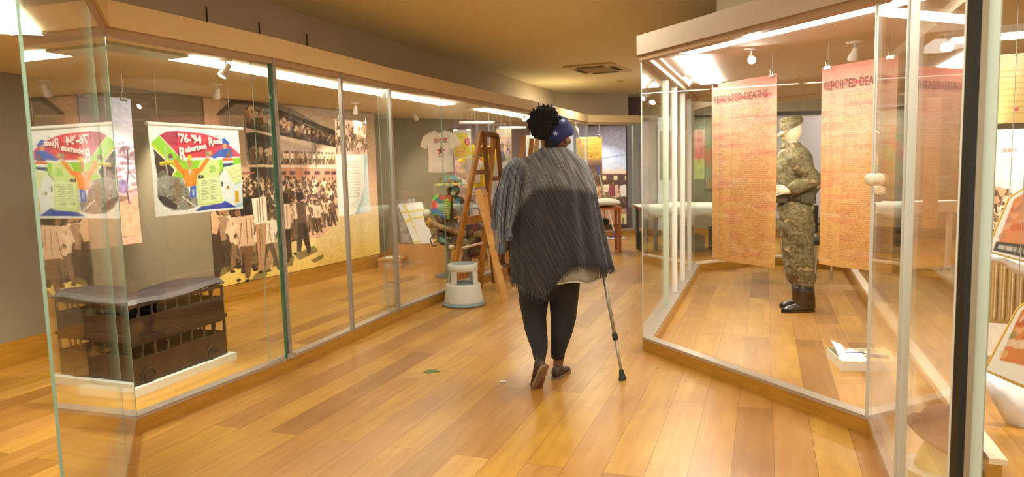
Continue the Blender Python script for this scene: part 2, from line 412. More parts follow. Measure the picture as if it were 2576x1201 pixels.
# overlapping sliding pane behind the first mullion
s0 = V3((*lerp2(FL[1], FL[2], .86), 0)) + V3((-.93, .36, 0)) * .03; s1 = V3((*FL[2], 0)) + V3((-.93, .36, 0)) * .03
pane(caseL, s0.xy, s1.xy, .11, 2.2)
s0 = V3((*lerp2(FL[3], FL[4], .80), 0)) + V3((-.93, .36, 0)) * .03; s1 = V3((*FL[4], 0)) + V3((-.93, .36, 0)) * .03
pane(caseL, s0.xy, s1.xy, .11, 2.2)
bm = B(); c = V3((*FL[2], 0)); box(bm, c + V3((.012, .0, .115)), (.05, .05, .03)); mobj('foot_bracket', bm, ALU, caseL)
post(caseL, (2.52, 14.37), (.87, .49), .1, 2.2, .12, .05, mat('grey_end_post', '9aa097', .5))

# --- right display case ------------------------------------------------
# plan outline: C (far left side), A (front), B (near side)
RC = (2.37, 9.19); RA = (.99, 5.36); RB = (1.82, 3.56); RN = (1.15, 1.72)
RD = (3.55, 9.75); RE = (4.3, 8.95); RF = (3.55, 6.95); RG = (2.95, 5.3); RH = (2.1, 2.95)
caseR = thing('display_case', 'brightly lit angular glass display case on the right holding the uniformed mannequin', 'display case', (RA[0], RA[1], 0))
front = [RN, RB, RA, RC, RD, RE, RF]
fr = front[::-1]            # interior to the left
FR = [RN, RB, RA, RC]
FRi = FR[::-1]
def bandR(bm, poly, s0, s1, z0, z1): band(bm, poly, -s1, -s0, z0, z1)
FRn = [tuple((V3((*RB, 0)) + (V3((*RN, 0)) - V3((*RB, 0))) * .94).xy)] + [RB, RA, RC]
bm = B(); bandR(bm, FRn, 0, .085, 0, .085); mobj('curb', bm, SKIRT, caseR)
bm = B(); bandR(bm, FRn, -.004, .075, .085, .105); mobj('sill', bm, ALU, caseR)
bm = B(); bandR(bm, FRn, -.03, .10, 2.235, 2.375); mobj('fascia', bm, mat('pinkish_fascia_paint', 'd0c0b4', .5), caseR)
bm = B(); bandR(bm, FRn, -.012, .06, 2.195, 2.235); mobj('top_rail', bm, mat('beige_top_rail', 'b8997a', .5), caseR)
back = [RC, RD, RE, RF, RG, RH]
bm = B(); bandR(bm, back, 0, .06, 0, .10); mobj('curb', bm, SKIRT, caseR)
bm = B(); bandR(bm, back, -.02, .05, .10, .125); mobj('sill', bm, mat('white_sill_paint', 'e8d2b8', .5), caseR)
bm = B(); bandR(bm, back, -.03, .06, 2.2, 2.37); mobj('fascia', bm, CEILIN, caseR)
bm = B(); prism(bm, [RN, RH, RG, RF, RE, RD, RC, RA, RB], 2.262, 2.33); mobj('case_ceiling', bm, mat('case_ceiling_pinkish', 'e0d2c8', .8), caseR)
for a, b in zip([RN, RB, RA], [RB, RA, RC]): pass
d1 = (V3((*RC, 0)) - V3((*RA, 0))).normalized()
dB = (V3((*RN, 0)) - V3((*RB, 0))).normalized()
pB = lambda t: tuple((V3((*RB, 0)) + dB * t).xy)
pane(caseR, RB, RA, .10, 2.2)
pane(caseR, pB(0), pB(.97), .10, 2.2); pane(caseR, pB(.975), pB(1.72), .10, 2.2)
pc = lambda t: tuple((V3((*RA, 0)) + d1 * t).xy)
cs = [1.30, 1.95, 2.72, 3.45]
prev = 0
for t in cs + [4.07]:
    pane(caseR, pc(prev), pc(t), .10, 2.2); prev = t
for t, wd, mm in ((1.33, .07, mat('pale_green_post', 'c9d2bc', .4)), (2.0, .09, WHITEP), (2.75, .12, WHITEP), (3.45, .02, GEDR)): post(caseR, pc(t), d1, .10, 2.262, wd, .04, mm)
for a, b in ((RC, RD), (RD, RE), (RF, RG)): pane(caseR, a, b, .12, 2.2)
post(caseR, pB(0), dB, .1, 2.2, .008, .008, GEDR, name='glass_corner_joint')
post(caseR, pB(.97), dB, .1, 2.6, .03, .03, mat('pale_aluminium_post', 'cfcabf', .35, metal=.3))
# light strips
strip(caseR, [RA, RB][::1], .16, .30, TUBE_R) if 0 else None
sA = [RB, RA]
def rstrip(a, b, s0, s1, m=TUBE_R, name='light_strip'):
    a = V3((*a, 0)); b = V3((*b, 0)); d = (b - a).normalized(); n = V3((d.y, -d.x, 0))
    bm = B(); prism(bm, [(a + n * s0).xy, (b + n * s0).xy, (b + n * s1).xy, (a + n * s1).xy], 2.244, 2.261); return mobj(name, bm, m, caseR)
rstrip(lerp2(RB, RA, .0), lerp2(RB, RA, .95), .17, .40)
rstrip(lerp2(RA, RC, .10), lerp2(RA, RC, .60), .22, .43)
rstrip(pB(1.62), pB(.15), .12, .30)
bm = B()
for a, b in (((1.7, 1.6), (2.42, 3.45)), ((2.42, 3.45), (1.65, 5.6)), ((1.65, 5.6), (3.3, 10.3)), ((3.3, 10.3), (3.3, 13.6))): slab(bm, a, b, 2.33, 2.9, .06, 0)
struct('wall_bulkhead_right', bm, BULK)
# ------------------------------------------------------------------ painted (printed) surfaces, drawn in the print's own plane
class Print:
    """A grid of vertices carrying the ink of a printed sheet as a colour attribute."""
    def __init__(s, O, U, V, nx, ny, base):
        s.O = V3(O); s.Uv = V3(U); s.Vv = V3(V); s.nx = nx; s.ny = ny        # O top-left, U to the right, V down (full lengths)
        s.c = np.empty((ny, nx, 3), np.float32); s.c[:] = s.rgb(base)
        yy, xx = np.mgrid[0:ny, 0:nx]; s.x = (xx + .5) / nx; s.y = (yy + .5) / ny
        s.n = s.Uv.cross(s.Vv).normalized(); s.asp = s.Uv.length / s.Vv.length
        s.rng = np.random.default_rng(3)
    @staticmethod
    def rgb(c):
        if isinstance(c, str): c = tuple(int(c[i:i + 2], 16) / 255 for i in (0, 2, 4))
        return np.array(c, np.float32)
    def uv(s, p):                               # photo point -> print coordinates
        q = onplane(p[0], p[1], s.O, s.n) - s.O
        return (q.dot(s.Uv) / s.Uv.length_squared, q.dot(s.Vv) / s.Vv.length_squared)
    def _put(s, mask, c, a=1.0):
        m = mask.astype(np.float32)[..., None] * a; s.c = s.c * (1 - m) + s.rgb(c) * m
    def poly(s, pts, c, a=1.0, px=False):
        if px: pts = [s.uv(p) for p in pts]
        pts = np.array(pts, float); x0, y0 = pts.min(0); x1, y1 = pts.max(0)
        i0, i1 = max(0, int(y0 * s.ny) - 1), min(s.ny, int(y1 * s.ny) + 2); j0, j1 = max(0, int(x0 * s.nx) - 1), min(s.nx, int(x1 * s.nx) + 2)
        if i0 >= i1 or j0 >= j1: return
        X = s.x[i0:i1, j0:j1]; Y = s.y[i0:i1, j0:j1]; ins = np.zeros(X.shape, bool)
        k = len(pts) - 1
        for i in range(len(pts)):
            xi, yi = pts[i]; xj, yj = pts[k]
            if yi != yj:
                ins ^= ((yi > Y) != (yj > Y)) & (X < (xj - xi) * (Y - yi) / (yj - yi) + xi)
            k = i
        m = ins.astype(np.float32)[..., None] * a
        s.c[i0:i1, j0:j1] = s.c[i0:i1, j0:j1] * (1 - m) + s.rgb(c) * m
    def ell(s, cx, cy, rx, ry, c, a=1.0, rot=0.0, n=18):
        """radii in units of the print's height"""
        co, si = math.cos(rot), math.sin(rot)
        s.poly([(cx + (rx * math.cos(t) * co - ry * math.sin(t) * si) / s.asp, cy + rx * math.cos(t) * si + ry * math.sin(t) * co) for t in [2 * math.pi * k / n for k in range(n)]], c, a)
    def line(s, pts, w, c, a=1.0, px=False):
        if px: pts = [s.uv(p) for p in pts]
        for (x0, y0), (x1, y1) in zip(pts, pts[1:]):
            dx, dy = (x1 - x0) * s.asp, y1 - y0; L = math.hypot(dx, dy) or 1e-6; ox, oy = -dy / L * w / 2, dx / L * w / 2
            s.poly([(x0 + ox / s.asp, y0 + oy), (x1 + ox / s.asp, y1 + oy), (x1 - ox / s.asp, y1 - oy), (x0 - ox / s.asp, y0 - oy)], c, a)
    def noise(s, amp, cell=6, sat=0.3):
        h, w = s.ny // cell + 2, s.nx // cell + 2
        g = s.rng.normal(0, amp, (h, w, 1)) + s.rng.normal(0, amp * sat, (h, w, 3))
        iy = np.arange(s.ny) / cell; ix = np.arange(s.nx) / cell; a = iy.astype(int); b = ix.astype(int); fy = (iy - a)[:, None, None]; fx = (ix - b)[None, :, None]
        G = (g[a][:, b] * (1 - fy) * (1 - fx) + g[a + 1][:, b] * fy * (1 - fx) + g[a][:, b + 1] * (1 - fy) * fx + g[a + 1][:, b + 1] * fy * fx)
        s.c = np.clip(s.c + G, 0, 1)
    def vgrad(s, stops):
        ys = [q[0] for q in stops]; cs = np.array([s.rgb(q[1]) for q in stops])
        col = np.stack([np.interp(s.y[:, 0], ys, cs[:, k]) for k in range(3)], -1); s.c[:] = col[:, None, :]
    def textlines(s, x0, x1, y0, y1, n, c, h=.35, a=.7, ragged=.2):
        """rows of small illegible print"""
        for i in range(n):
            y = y0 + (y1 - y0) * (i + .5) / n; x = x0; hh = (y1 - y0) / n * h; xe = x1 - s.rng.random() * ragged * (x1 - x0)
            while x < xe:
                wd = (x1 - x0) * (.03 + s.rng.random() * .08)
                s.poly([(x, y - hh / 2), (min(x + wd, xe), y - hh / 2), (min(x + wd, xe), y + hh / 2), (x, y + hh / 2)], c, a * (.6 + .4 * s.rng.random())); x += wd + (x1 - x0) * .016
    def blur(s, k=1):
        for _ in range(k):
            p = np.pad(s.c, ((1, 1), (1, 1), (0, 0)), mode='edge')
            s.c = (p[:-2, 1:-1] + p[2:, 1:-1] + p[1:-1, :-2] + p[1:-1, 2:] + 2 * s.c) / 6
    def build(s, name, parent=None, thick=.002, curl=0.0, corners=None, deform=None, rough=.75, trans=0.0, mname=None):
        nx, ny = s.nx, s.ny
        gy, gx = np.mgrid[0:ny, 0:nx]; u = gx / (nx - 1); v = gy / (ny - 1)
        if corners is not None:
            TL, TR, BR, BL = [np.array(c) for c in corners]
            co = TL * ((1 - u) * (1 - v))[..., None] + TR * (u * (1 - v))[..., None] + BR * (u * v)[..., None] + BL * ((1 - u) * v)[..., None]
        else:
            co = np.array(s.O) + u[..., None] * np.array(s.Uv) + v[..., None] * np.array(s.Vv)
        nn = np.array(s.n)
        if curl: co = co + nn * (curl * np.sin(u * 7 + v * 2.5) * (.25 + v * .75))[..., None]
        if deform is not None: co = co + nn * deform(u, v)[..., None]
        me = bpy.data.meshes.new(name); nv = nx * ny
        back = co - nn * thick
        idx = (gy * nx + gx)[:-1, :-1].ravel()
        q1 = np.stack([idx, idx + nx, idx + nx + 1, idx + 1], 1)
        q2 = q1[:, ::-1] + nv
        # rim
        rim = []
        ring = list(range(nx)) + [nx * r + nx - 1 for r in range(1, ny)] + [nx * (ny - 1) + c for c in range(nx - 2, -1, -1)] + [nx * r for r in range(ny - 2, 0, -1)]
        ring = np.array(ring); rn = np.roll(ring, -1)
        q3 = np.stack([ring, rn, rn + nv, ring + nv], 1)
        Q = np.concatenate([q1, q2, q3]).astype(np.int32)
        me.vertices.add(nv * 2); me.vertices.foreach_set('co', np.concatenate([co.reshape(-1, 3), back.reshape(-1, 3)]).astype(np.float32).ravel())
        me.loops.add(Q.size); me.loops.foreach_set('vertex_index', Q.ravel())
        me.polygons.add(len(Q)); me.polygons.foreach_set('loop_start', (np.arange(len(Q)) * 4).astype(np.int32)); 
        me.update(calc_edges=True)
        c = np.clip(s.c, 0, 1); c = np.where(c <= .04045, c / 12.92, ((c + .055) / 1.055) ** 2.4)
        ca = np.ones((nv * 2, 4), np.float32); ca[:nv, :3] = c.reshape(-1, 3); ca[nv:, :3] = c.reshape(-1, 3)
        at = me.color_attributes.new('Col', 'FLOAT_COLOR', 'POINT'); at.data.foreach_set('color', ca.ravel())
        me.materials.append(mat_attr(mname or 'printed_sheet', rough, trans=trans))
        o = bpy.data.objects.new(name, me); link(o)
        if parent is not None: pair(o, parent)
        return o

def crowd_figure(P, cx, cy, h, rng, dark='4a3528', skinc='5b3c2b', detail=True):
    """small standing figure, feet at (cx,cy), height h in print-height units"""
    sx = 1 / P.asp; J = rng.normal
    shirt = rng.choice(['f3d8bd', 'e9c7a6', 'd9b08c', 'f7e3cd', 'a88468', 'cfa484', '705442', 'f0cfae']); pants = rng.choice(['5a4434', '6e5340', '8c6c50', '4c3828', 'b08a66'])
    lean = J(0, .05) * h
    hw = h * .13; top = cy - h
    st = h * .10 * (1 + rng.random())
    for k in (-1, 1):   # legs
        P.poly([(cx + (k * .01 - .06) * h * sx, cy - .5 * h), (cx + (k * .01 + .07) * h * sx, cy - .5 * h), (cx + (k * st / h + .045) * h * sx, cy), (cx + (k * st / h - .035) * h * sx, cy)], pants)
        P.ell(cx + (k * st / h + .02) * h * sx, cy, .05 * h, .018 * h, dark)
    P.poly([(cx - hw * sx, cy - .80 * h), (cx + hw * sx, cy - .82 * h), (cx + hw * .95 * sx + lean * sx * .2, cy - .45 * h), (cx - hw * .95 * sx, cy - .44 * h)], shirt)
    if detail:
        P.poly([(cx + hw * .2 * sx, cy - .78 * h), (cx + hw * .5 * sx, cy - .78 * h), (cx + hw * .1 * sx, cy - .48 * h), (cx - hw * .1 * sx, cy - .48 * h)], 'b98f70', .45)
    if h > .15:             # folds and creases of the shirt and trousers
        for q in range(7):
            fx = cx + J(0, .07) * h * sx; fy = cy - (.50 + .28 * rng.random()) * h
            P.line([(fx, fy), (fx + J(0, .03) * h * sx, fy + (.05 + .07 * rng.random()) * h)], .012 * h + .004, rng.choice(['9a6f4e', 'b58a66', '6b4a34', 'fff0dc']), .7)
        for q in range(4):
            fx = cx + J(0, .05) * h * sx; fy = cy - (.12 + .3 * rng.random()) * h
            P.line([(fx, fy), (fx + J(0, .02) * h * sx, fy + .09 * h)], .012 * h + .003, rng.choice(['c09870', '2e2018', '3e2c20']), .7)
    for k in (-1, 1):   # arms
        ex = cx + k * (hw + (.03 + .08 * rng.random()) * h) * sx; ey = cy - (.60 + .05 * J()) * h
        hx = ex + k * (J(0, .06)) * h * sx; hy = ey + (.12 * h if rng.random() > .25 else -.14 * h)
        P.line([(cx + k * hw * .85 * sx, cy - .77 * h), (ex, ey)], .065 * h, shirt); P.line([(ex, ey), (hx, hy)], .042 * h, skinc)
    P.ell(cx + lean * sx, cy - .90 * h, .062 * h, .082 * h, dark); P.ell(cx + lean * sx + .018 * h * sx, cy - .885 * h, .040 * h, .055 * h, rng.choice(['8a5f45', '6e4733', 'a87957']))

# ---- the big sepia photograph on the left wall (x 515-945 of the photo)
a_ = V3((*WL[1], 0)); b_ = V3((*WL[2], 0)); dW = (b_ - a_).normalized(); nW = V3((dW.y, -dW.x, 0))
PW = a_ + nW * .012
tl = onplane(513, 300, PW, nW); tr = onplane(945, 400, PW, nW)
tl.z = 2.255; tr.z = 2.255; Hm = 2.255 - .195
mu = Print(tl, tr - tl, V3((0, 0, -Hm)), 760, 480, 'dcb48c')
mu.vgrad([(0, 'b8a690'), (.1, 'cdb396'), (.25, 'e4bf9c'), (.45, 'f0bfa0'), (.6, 'f4cba6'), (.72, 'f4d8a4'), (.85, 'f6dc98'), (1, 'f0cc66')])
rng = np.random.default_rng(11)
K = dict(px=True)
mu.poly([(515, 235), (560, 235), (548, 292), (600, 300), (622, 420), (515, 440)], 'dcb692', **K)
mu.poly([(588, 247), (616, 247), (730, 272), (846, 338), (846, 440), (625, 425), (600, 300), (548, 296)], '8d8178', **K)
mu.poly([(548, 292), (612, 292), (620, 420), (560, 415)], 'c9a98a', **K)
mu.poly([(563, 296), (608, 298), (612, 330), (566, 330)], '9b9086', .6, **K)
mu.poly([(541, 290), (588, 246), (618, 246), (846, 330), (846, 343), (700, 285), (622, 262), (592, 262), (552, 292)], '4c4540', **K)
mu.poly([(617, 272), (700, 285), (846, 350), (846, 375), (700, 340), (620, 322)], '3a322d', **K)
mu.poly([(616, 322), (700, 340), (846, 372), (846, 398), (700, 360), (640, 333), (618, 335)], 'e0c4a8', **K)
mu.poly([(618, 336), (642, 333), (692, 346), (692, 415), (628, 414)], '2f2c28', **K)
mu.poly([(692, 347), (846, 392), (846, 418), (692, 416)], 'c9ae98', **K)
mu.poly([(622, 414), (846, 417), (846, 424), (622, 421)], 'f1c9a6', **K)
mu.poly([(628, 421), (700, 421), (700, 470), (630, 470)], '33241d', **K)
mu.poly([(700, 423), (846, 425), (846, 470), (700, 470)], 'd38f74', **K)
mu.poly([(598, 434), (640, 432), (640, 438), (598, 440)], 'b5705a', **K)
for x in (712, 748, 762, 792, 806, 830):
    mu.poly([(x, 392), (x + 10, 393), (x + 10, 412), (x, 412)], '4d3c34', **K)
for x in (705, 728, 765, 790, 815, 832):
    mu.poly([(x, 431), (x + 14, 431), (x + 14, 440), (x, 440)], '59362d', **K)
for x in (752, 776, 795): mu.poly([(x, 330 + (x - 752) * .42), (x + 12, 334 + (x - 752) * .42), (x + 12, 341 + (x - 752) * .42), (x, 338 + (x - 752) * .42)], '5b4a40', **K)
# people leaning on the two balconies
for i in range(120):
    t = rng.random(); x = 622 + t * 222; y = 300 + (x - 622) * .24 + rng.normal(0, 5)
    u, v = mu.uv((x, y + 12)); crowd_figure(mu, u, v, .085 * (1.1 - .5 * t), rng, detail=False)
for i in range(16):
    x = 632 + rng.random() * 58; u, v = mu.uv((x, 410 + rng.random() * 5)); crowd_figure(mu, u, v, .11, rng, dark='1d1a18', detail=False)
for i in range(44):
    x = 700 + rng.random() * 144; u, v = mu.uv((x, 414)); crowd_figure(mu, u, v, .08, rng, detail=False)
mu.line([(792, 350), (795, 425)], .005, '57453c', **K)
mu.poly([(616, 322), (700, 340), (846, 372), (846, 380), (700, 349), (640, 328), (618, 328)], 'e9d0b4', **K)
# the march: small at the back, large in front
for x, y0, y1, c in ((600, 455, 640, '4a3024'),): pass
rows = []
mu.poly([(700, 520), (846, 500), (846, 560), (800, 600), (740, 600)], 'f2b8a0', .8, **K)
for i in range(620):
    q = rng.random() ** 1.25; x = 515 + rng.random() * 330
    lim = 480 + q * 205
    if x > 700 and lim > 620 - (x - 700) * .35: continue
    rows.append((lim, x, q))
rows.sort()
mu.poly([(515, 470), (845, 452), (845, 500), (790, 560), (700, 640), (520, 660)], '8a6650', .6, **K)
for y, x, q in rows:
    u, v = mu.uv((x, y)); crowd_figure(mu, u, v, .095 + .27 * q ** 1.3, rng, dark='38261c')
# long shadows on the ground
for pts in ([(528, 690), (575, 668), (582, 680), (545, 702), (530, 715)], [(640, 690), (665, 672), (672, 690), (650, 716), (625, 722)], [(590, 715), (640, 700), (652, 712), (600, 735)], [(545, 740), (570, 722), (600, 716), (590, 735), (552, 752)], [(740, 640), (790, 618), (800, 632), (752, 655)], [(700, 655), (740, 645), (735, 668), (705, 676)], [(622, 650), (660, 640), (655, 660), (630, 665)], [(780, 655), (812, 640), (812, 650), (790, 662)]):
    mu.poly(pts, '7a6a34', .85, **K)
# three large figures in front
def big(pts, c, a=1): mu.poly(pts, c, a, px=True)
big([(598, 500), (632, 492), (640, 515), (632, 548), (606, 548)], '20150f')
big([(586, 560), (604, 545), (636, 540), (640, 620), (600, 625), (596, 590), (588, 585)], 'e3bd9d')
big([(572, 590), (590, 560), (598, 566), (584, 592), (600, 612), (592, 618)], 'f0d0b0')
big([(602, 620), (640, 618), (628, 700), (616, 700), (616, 650)], '7d5a3c')
big([(636, 478), (656, 470), (660, 492), (642, 500)], '31221a'); big([(632, 500), (668, 495), (672, 560), (640, 566)], 'ffe6d0')
big([(642, 566), (670, 560), (664, 680), (652, 680)], 'c58f68')
big([(742, 488), (760, 480), (764, 500), (748, 510)], '2a1c15'); big([(738, 512), (768, 510), (770, 560), (742, 565)], '6a5040'); big([(736, 515), (744, 512), (748, 550), (740, 552)], 'ffe2c8')
big([(746, 562), (770, 560), (782, 630), (772, 632), (760, 600), (756, 634), (746, 634)], '3b2b20')
big([(704, 492), (722, 488), (724, 512), (708, 514)], '2d1f18'); big([(700, 515), (728, 512), (730, 575), (704, 578)], 'f6d8ba'); big([(706, 578), (730, 576), (734, 650), (722, 650), (714, 610), (710, 650)], '42301f')
big([(518, 580), (548, 548), (560, 640), (552, 700), (536, 705), (530, 640)], '3b2c20'); big([(516, 545), (540, 528), (552, 560), (546, 590), (520, 585)], 'd8ad88'); big([(520, 545), (530, 542), (528, 580), (521, 580)], '8a6448')
for (x, y, r) in ((556, 470, 9), (575, 478, 8), (668, 462, 7), (690, 470, 8), (548, 500, 10), (572, 505, 9), (716, 462, 6), (735, 468, 6), (780, 470, 6), (800, 465, 5)):
    u_, v_ = mu.uv((x, y)); mu.ell(u_, v_, r / 470, r / 400, '2c1d15'); mu.ell(u_ + .004, v_ + .006, r / 760, r / 640, '9a6c4e')
for (x0, y0, x1, y1) in ((606, 560, 602, 615), (618, 552, 622, 612), (630, 550, 634, 600), (646, 505, 650, 560), (658, 500, 662, 556), (612, 630, 616, 690), (626, 630, 622, 690), (652, 575, 656, 660), (592, 590, 600, 600), (750, 520, 752, 556), (712, 520, 716, 570), (720, 518, 722, 570)):
    mu.line([(x0, y0), (x1, y1)], .006, '6d4a34', .8, px=True)
for (x, y) in ((600, 705), (622, 706), (655, 684), (742, 638), (776, 634), (724, 655), (706, 652), (540, 708)):
    u_, v_ = mu.uv((x, y)); mu.ell(u_, v_, .016, .008, '20150f')
mu.noise(.03, 3); mu.blur(1)
o = mu.build('wall_mural', thick=.006); tag(o, 'large sepia photo mural of a marching crowd outside a balconied building, on the left wall', 'mural')

# ---- mural in the end case: blue sky, long building, school children
PE = V3((2.0, 15.2, 0)); nE = V3((-.15, -1, 0)).normalized()
tl = onplane(1436, 318, PE, nE); br_ = onplane(1574, 572, PE, nE); tr = onplane(1574, 318, PE, nE); zt = (tl.z + tr.z) / 2; tl.z = tr.z = min(2.25, zt); zb = .13
me_ = Print(tl, tr - tl, V3((0, 0, zb - tl.z)), 260, 360, '8a8cb0')
me_.vgrad([(0, '9a90a8'), (.12, 'aaa4c4'), (.3, 'aeb8de'), (.42, 'bcc4e0'), (.46, 'e0c4bc'), (.55, 'c49a94'), (1, 'c08c6c')])
me_.poly([(1430, 438), (1576, 438), (1576, 460), (1430, 460)], '5a3c40', **K)
for x in (1516, 1544, 1572): me_.poly([(x, 442), (x + 9, 442), (x + 9, 453), (x, 453)], 'e8d8a8', **K)
me_.poly([(1430, 460), (1576, 458), (1576, 525), (1430, 525)], '4a2c30', **K)
me_.line([(1515, 399), (1582, 388)], .006, '6b6a9c', **K); me_.line([(1583, 388), (1586, 452)], .008, '6e6378', **K)
for i in range(60):
    x = 1440 + rng.random() * 134; u, v = me_.uv((x, 500 + rng.random() * 28)); crowd_figure(me_, u, v, .16 + .05 * rng.random(), rng)
for x, c in ((1578, 'f4eff5'), (1568, 'e9e4f0'), (1548, 'd9b9b0'), (1540, '8b3f57')):
    me_.poly([(x - 8, 468), (x + 6, 464), (x + 8, 492), (x - 6, 496)], c, **K)
me_.poly([(1546, 540), (1590, 536), (1590, 572), (1548, 574)], 'd9d2a8', **K)
for x in (1557, 1565, 1581): me_.poly([(x, 548), (x + 4, 548), (x + 4, 568), (x, 568)], '4f5442', **K)
me_.noise(.03, 4); me_.blur(1)
o = me_.build('wall_mural', thick=.01); tag(o, 'blue-skied photo mural of children by a long building, on the end wall of the corridor', 'mural')

def clip(parent, p, u, n, s=.035, name='bulldog_clip'):
    bm = B(); p = V3(p); u = V3(u).normalized(); n = V3(n).normalized()
    beam(bm, p - u * s * .8 - V3((0, 0, s * .2)), p + u * s * .8 - V3((0, 0, s * .2)), .018, .022, UP)
    tube(bm, [p + n * .005 - u * s * .3 + V3((0, 0, 0)), p + n * .006 - u * s * .45 + V3((0, 0, s)), p + n * .006 + u * s * .0 + V3((0, 0, s * 1.3)), p + n * .006 + u * s * .45 + V3((0, 0, s)), p + n * .005 + u * s * .3], .003, 6)
    return mobj(name, bm, STEEL, parent)
WIRE = mat('hanging_wire', '9c968c', .4)
def wires(parent, pts, ztop=2.2600):
    for p in pts:
        bm = B(); p = V3(p); tube(bm, [p, (p.x, p.y, ztop)], .0018, 5); mobj('hanging_wire', bm, WIRE, parent)

# ---- painted cloth poster (Robertson Roots) hanging in the left case
dA1 = V3((math.sin(math.radians(19.5)), math.cos(math.radians(19.5)), 0)); nA1 = V3((dA1.y, -dA1.x, 0))
PP = V3((*FL[2], 0)) - nA1 * 1.25
tl = onplane(371, 318, PP, nA1); tr = onplane(598, 324, PP, nA1); bl = onplane(387, 543, PP, nA1); br_ = onplane(599, 530, PP, nA1)
zt = (tl.z + tr.z) / 2; tl.z = tr.z = zt; zb = (bl.z + br_.z) / 2
t = thing('hanging_poster', 'child-drawn cloth poster with orange figure and white house, hung above the bus model', 'poster', ((tl + tr) / 2 + V3((0, 0, zb - zt))))
pp = Print(tl, tr - tl, V3((0, 0, zb - zt)), 300, 300, 'f2f0ee')
def PQ(p):                                                # sheet coordinates read from the 1293x1201 enlargement (bilinear)
    x, y = p; l = 140 + (y - 60) * .078; r = 1165 + (y - 100) * .03; tp = 55 + (x - 135) * .05; bt = 1135 - (x - 220) * .075
    return ((x - l) / (r - l), (y - tp) / (bt - tp))
def Q(pts, c, a=1.0): pp.poly([PQ(p) for p in pts], c, a)
def QL(pts, wd, c, a=1.0): pp.line([PQ(p) for p in pts], wd, c, a)
Q([(250, 180), (320, 135), (420, 125), (600, 140), (720, 150), (830, 180), (950, 230), (1050, 300), (1170, 400), (1170, 430), (1000, 430), (740, 440), (600, 440), (470, 430), (330, 290)], 'c23a68')
Q([(420, 125), (600, 140), (720, 150), (860, 200), (900, 300), (840, 420), (640, 435), (520, 430), (400, 320), (300, 220)], 'd8314e')
Q([(250, 180), (320, 135), (440, 125), (450, 300), (330, 290)], 'a81c48')
Q([(180, 260), (250, 180), (500, 480), (640, 470), (900, 470), (1175, 440), (1175, 510), (960, 560), (930, 640), (700, 640), (500, 690), (400, 660), (440, 590), (180, 300)], '8dcf2c')
Q([(200, 340), (410, 580), (380, 660), (240, 680), (215, 500)], '26221f')
QL([(178, 275), (440, 585)], .012, 'f3c01c'); QL([(440, 590), (395, 650)], .012, 'f3c01c')
QL([(255, 180), (505, 480)], .014, 'c8ccc4'); QL([(318, 290), (318, 520), (345, 640)], .02, 'aeb5ad')
Q([(650, 640), (700, 480), (900, 465), (925, 560), (905, 650), (935, 980), (680, 1025)], 'cfe394')
Q([(675, 690), (895, 670), (915, 950), (705, 985)], 'e0edb8')
Q([(800, 540), (860, 530), (875, 600), (820, 630), (795, 600)], 'a3cf6a')
for i in range(13):
    y = 712 + i * 19; QL([(710, y + 3), (760 + 14 * (i % 3), y)], .007, '8b9a6a', .8); QL([(800, y - 2), (850 + 18 * ((i + 1) % 3), y - 5)], .007, '8b9a6a', .8)
Q([(670, 650), (735, 650), (735, 685), (675, 690)], '2a2522'); Q([(695, 655), (708, 655), (708, 668), (695, 668)], 'e8e0d8')
Q([(240, 700), (300, 640), (360, 650), (480, 680), (560, 790), (600, 900), (665, 920), (668, 1020), (560, 1060), (400, 1060), (300, 1000), (240, 900)], '8b8d86')
for k in range(46):
    r = pp.rng.random(4); x = 250 + r[0] * 330; y = 680 + r[1] * 350
    QL([(x, y), (x + 90 * (r[2] - .3), y + 90 * (r[3] - .3))], .012 + .012 * r[2], ['3b3a38', '5e5b55', 'b9bbb2', 'd9dbd2', '6e3d24', '4b4a48'][int(r[3] * 6) % 6], .8)
pp.ell(*PQ((300, 720)), .10, .13, 'a0a49c', .5); pp.ell(*PQ((450, 830)), .07, .14, '7b6a4a', .6); Q([(260, 880), (330, 900), (450, 1000), (440, 1050), (330, 1010), (255, 930)], '2e3034')
QL([(500, 900), (660, 1030)], .02, 'e8e6de', .8)
Q([(585, 790), (650, 765), (655, 910), (590, 915)], '2e62c8'); pp.ell(*PQ((622, 850)), .02, .045, '9cc4ea', .9)
Q([(395, 465), (430, 455), (500, 570), (540, 575), (620, 575), (690, 560), (770, 435), (808, 455), (720, 600), (660, 650), (655, 770), (545, 785), (510, 660), (420, 540)], 'f5831f')
Q([(520, 600), (560, 590), (575, 640), (600, 590), (650, 600), (640, 740), (545, 770)], 'ff9a2e', .8)
Q([(565, 580), (600, 580), (585, 660)], 'c9d2cf')
pp.ell(*PQ((578, 500)), .036, .062, 'c98d62'); pp.ell(*PQ((578, 435)), .034, .032, 'f0cf1a')
pp.ell(*PQ((368, 425)), .036, .036, '6b5340'); pp.ell(*PQ((375, 455)), .030, .012, '9fb7c9')
QL([(258, 512), (402, 490)], .04, 'ecd21c'); QL([(262, 520), (400, 500)], .014, '9a8a14')
pp.ell(*PQ((775, 390)), .03, .03, '8d8660'); pp.ell(*PQ((815, 385)), .03, .03, 'b8a07c'); pp.ell(*PQ((790, 430)), .03, .012, 'b9cdd8')
QL([(770, 340), (800, 280), (912, 170)], .006, '544a44')
Q([(830, 420), (940, 340), (1060, 330), (1075, 400), (1055, 445), (960, 445), (950, 420), (850, 455)], '2b5fc0'); Q([(985, 440), (1040, 350), (1060, 360), (1030, 445)], '8a5130')
pp.ell(*PQ((985, 300)), .035, .042, 'cf9a72'); Q([(945, 225), (985, 205), (1040, 260), (1042, 290), (990, 270), (930, 270)], '2458c4')
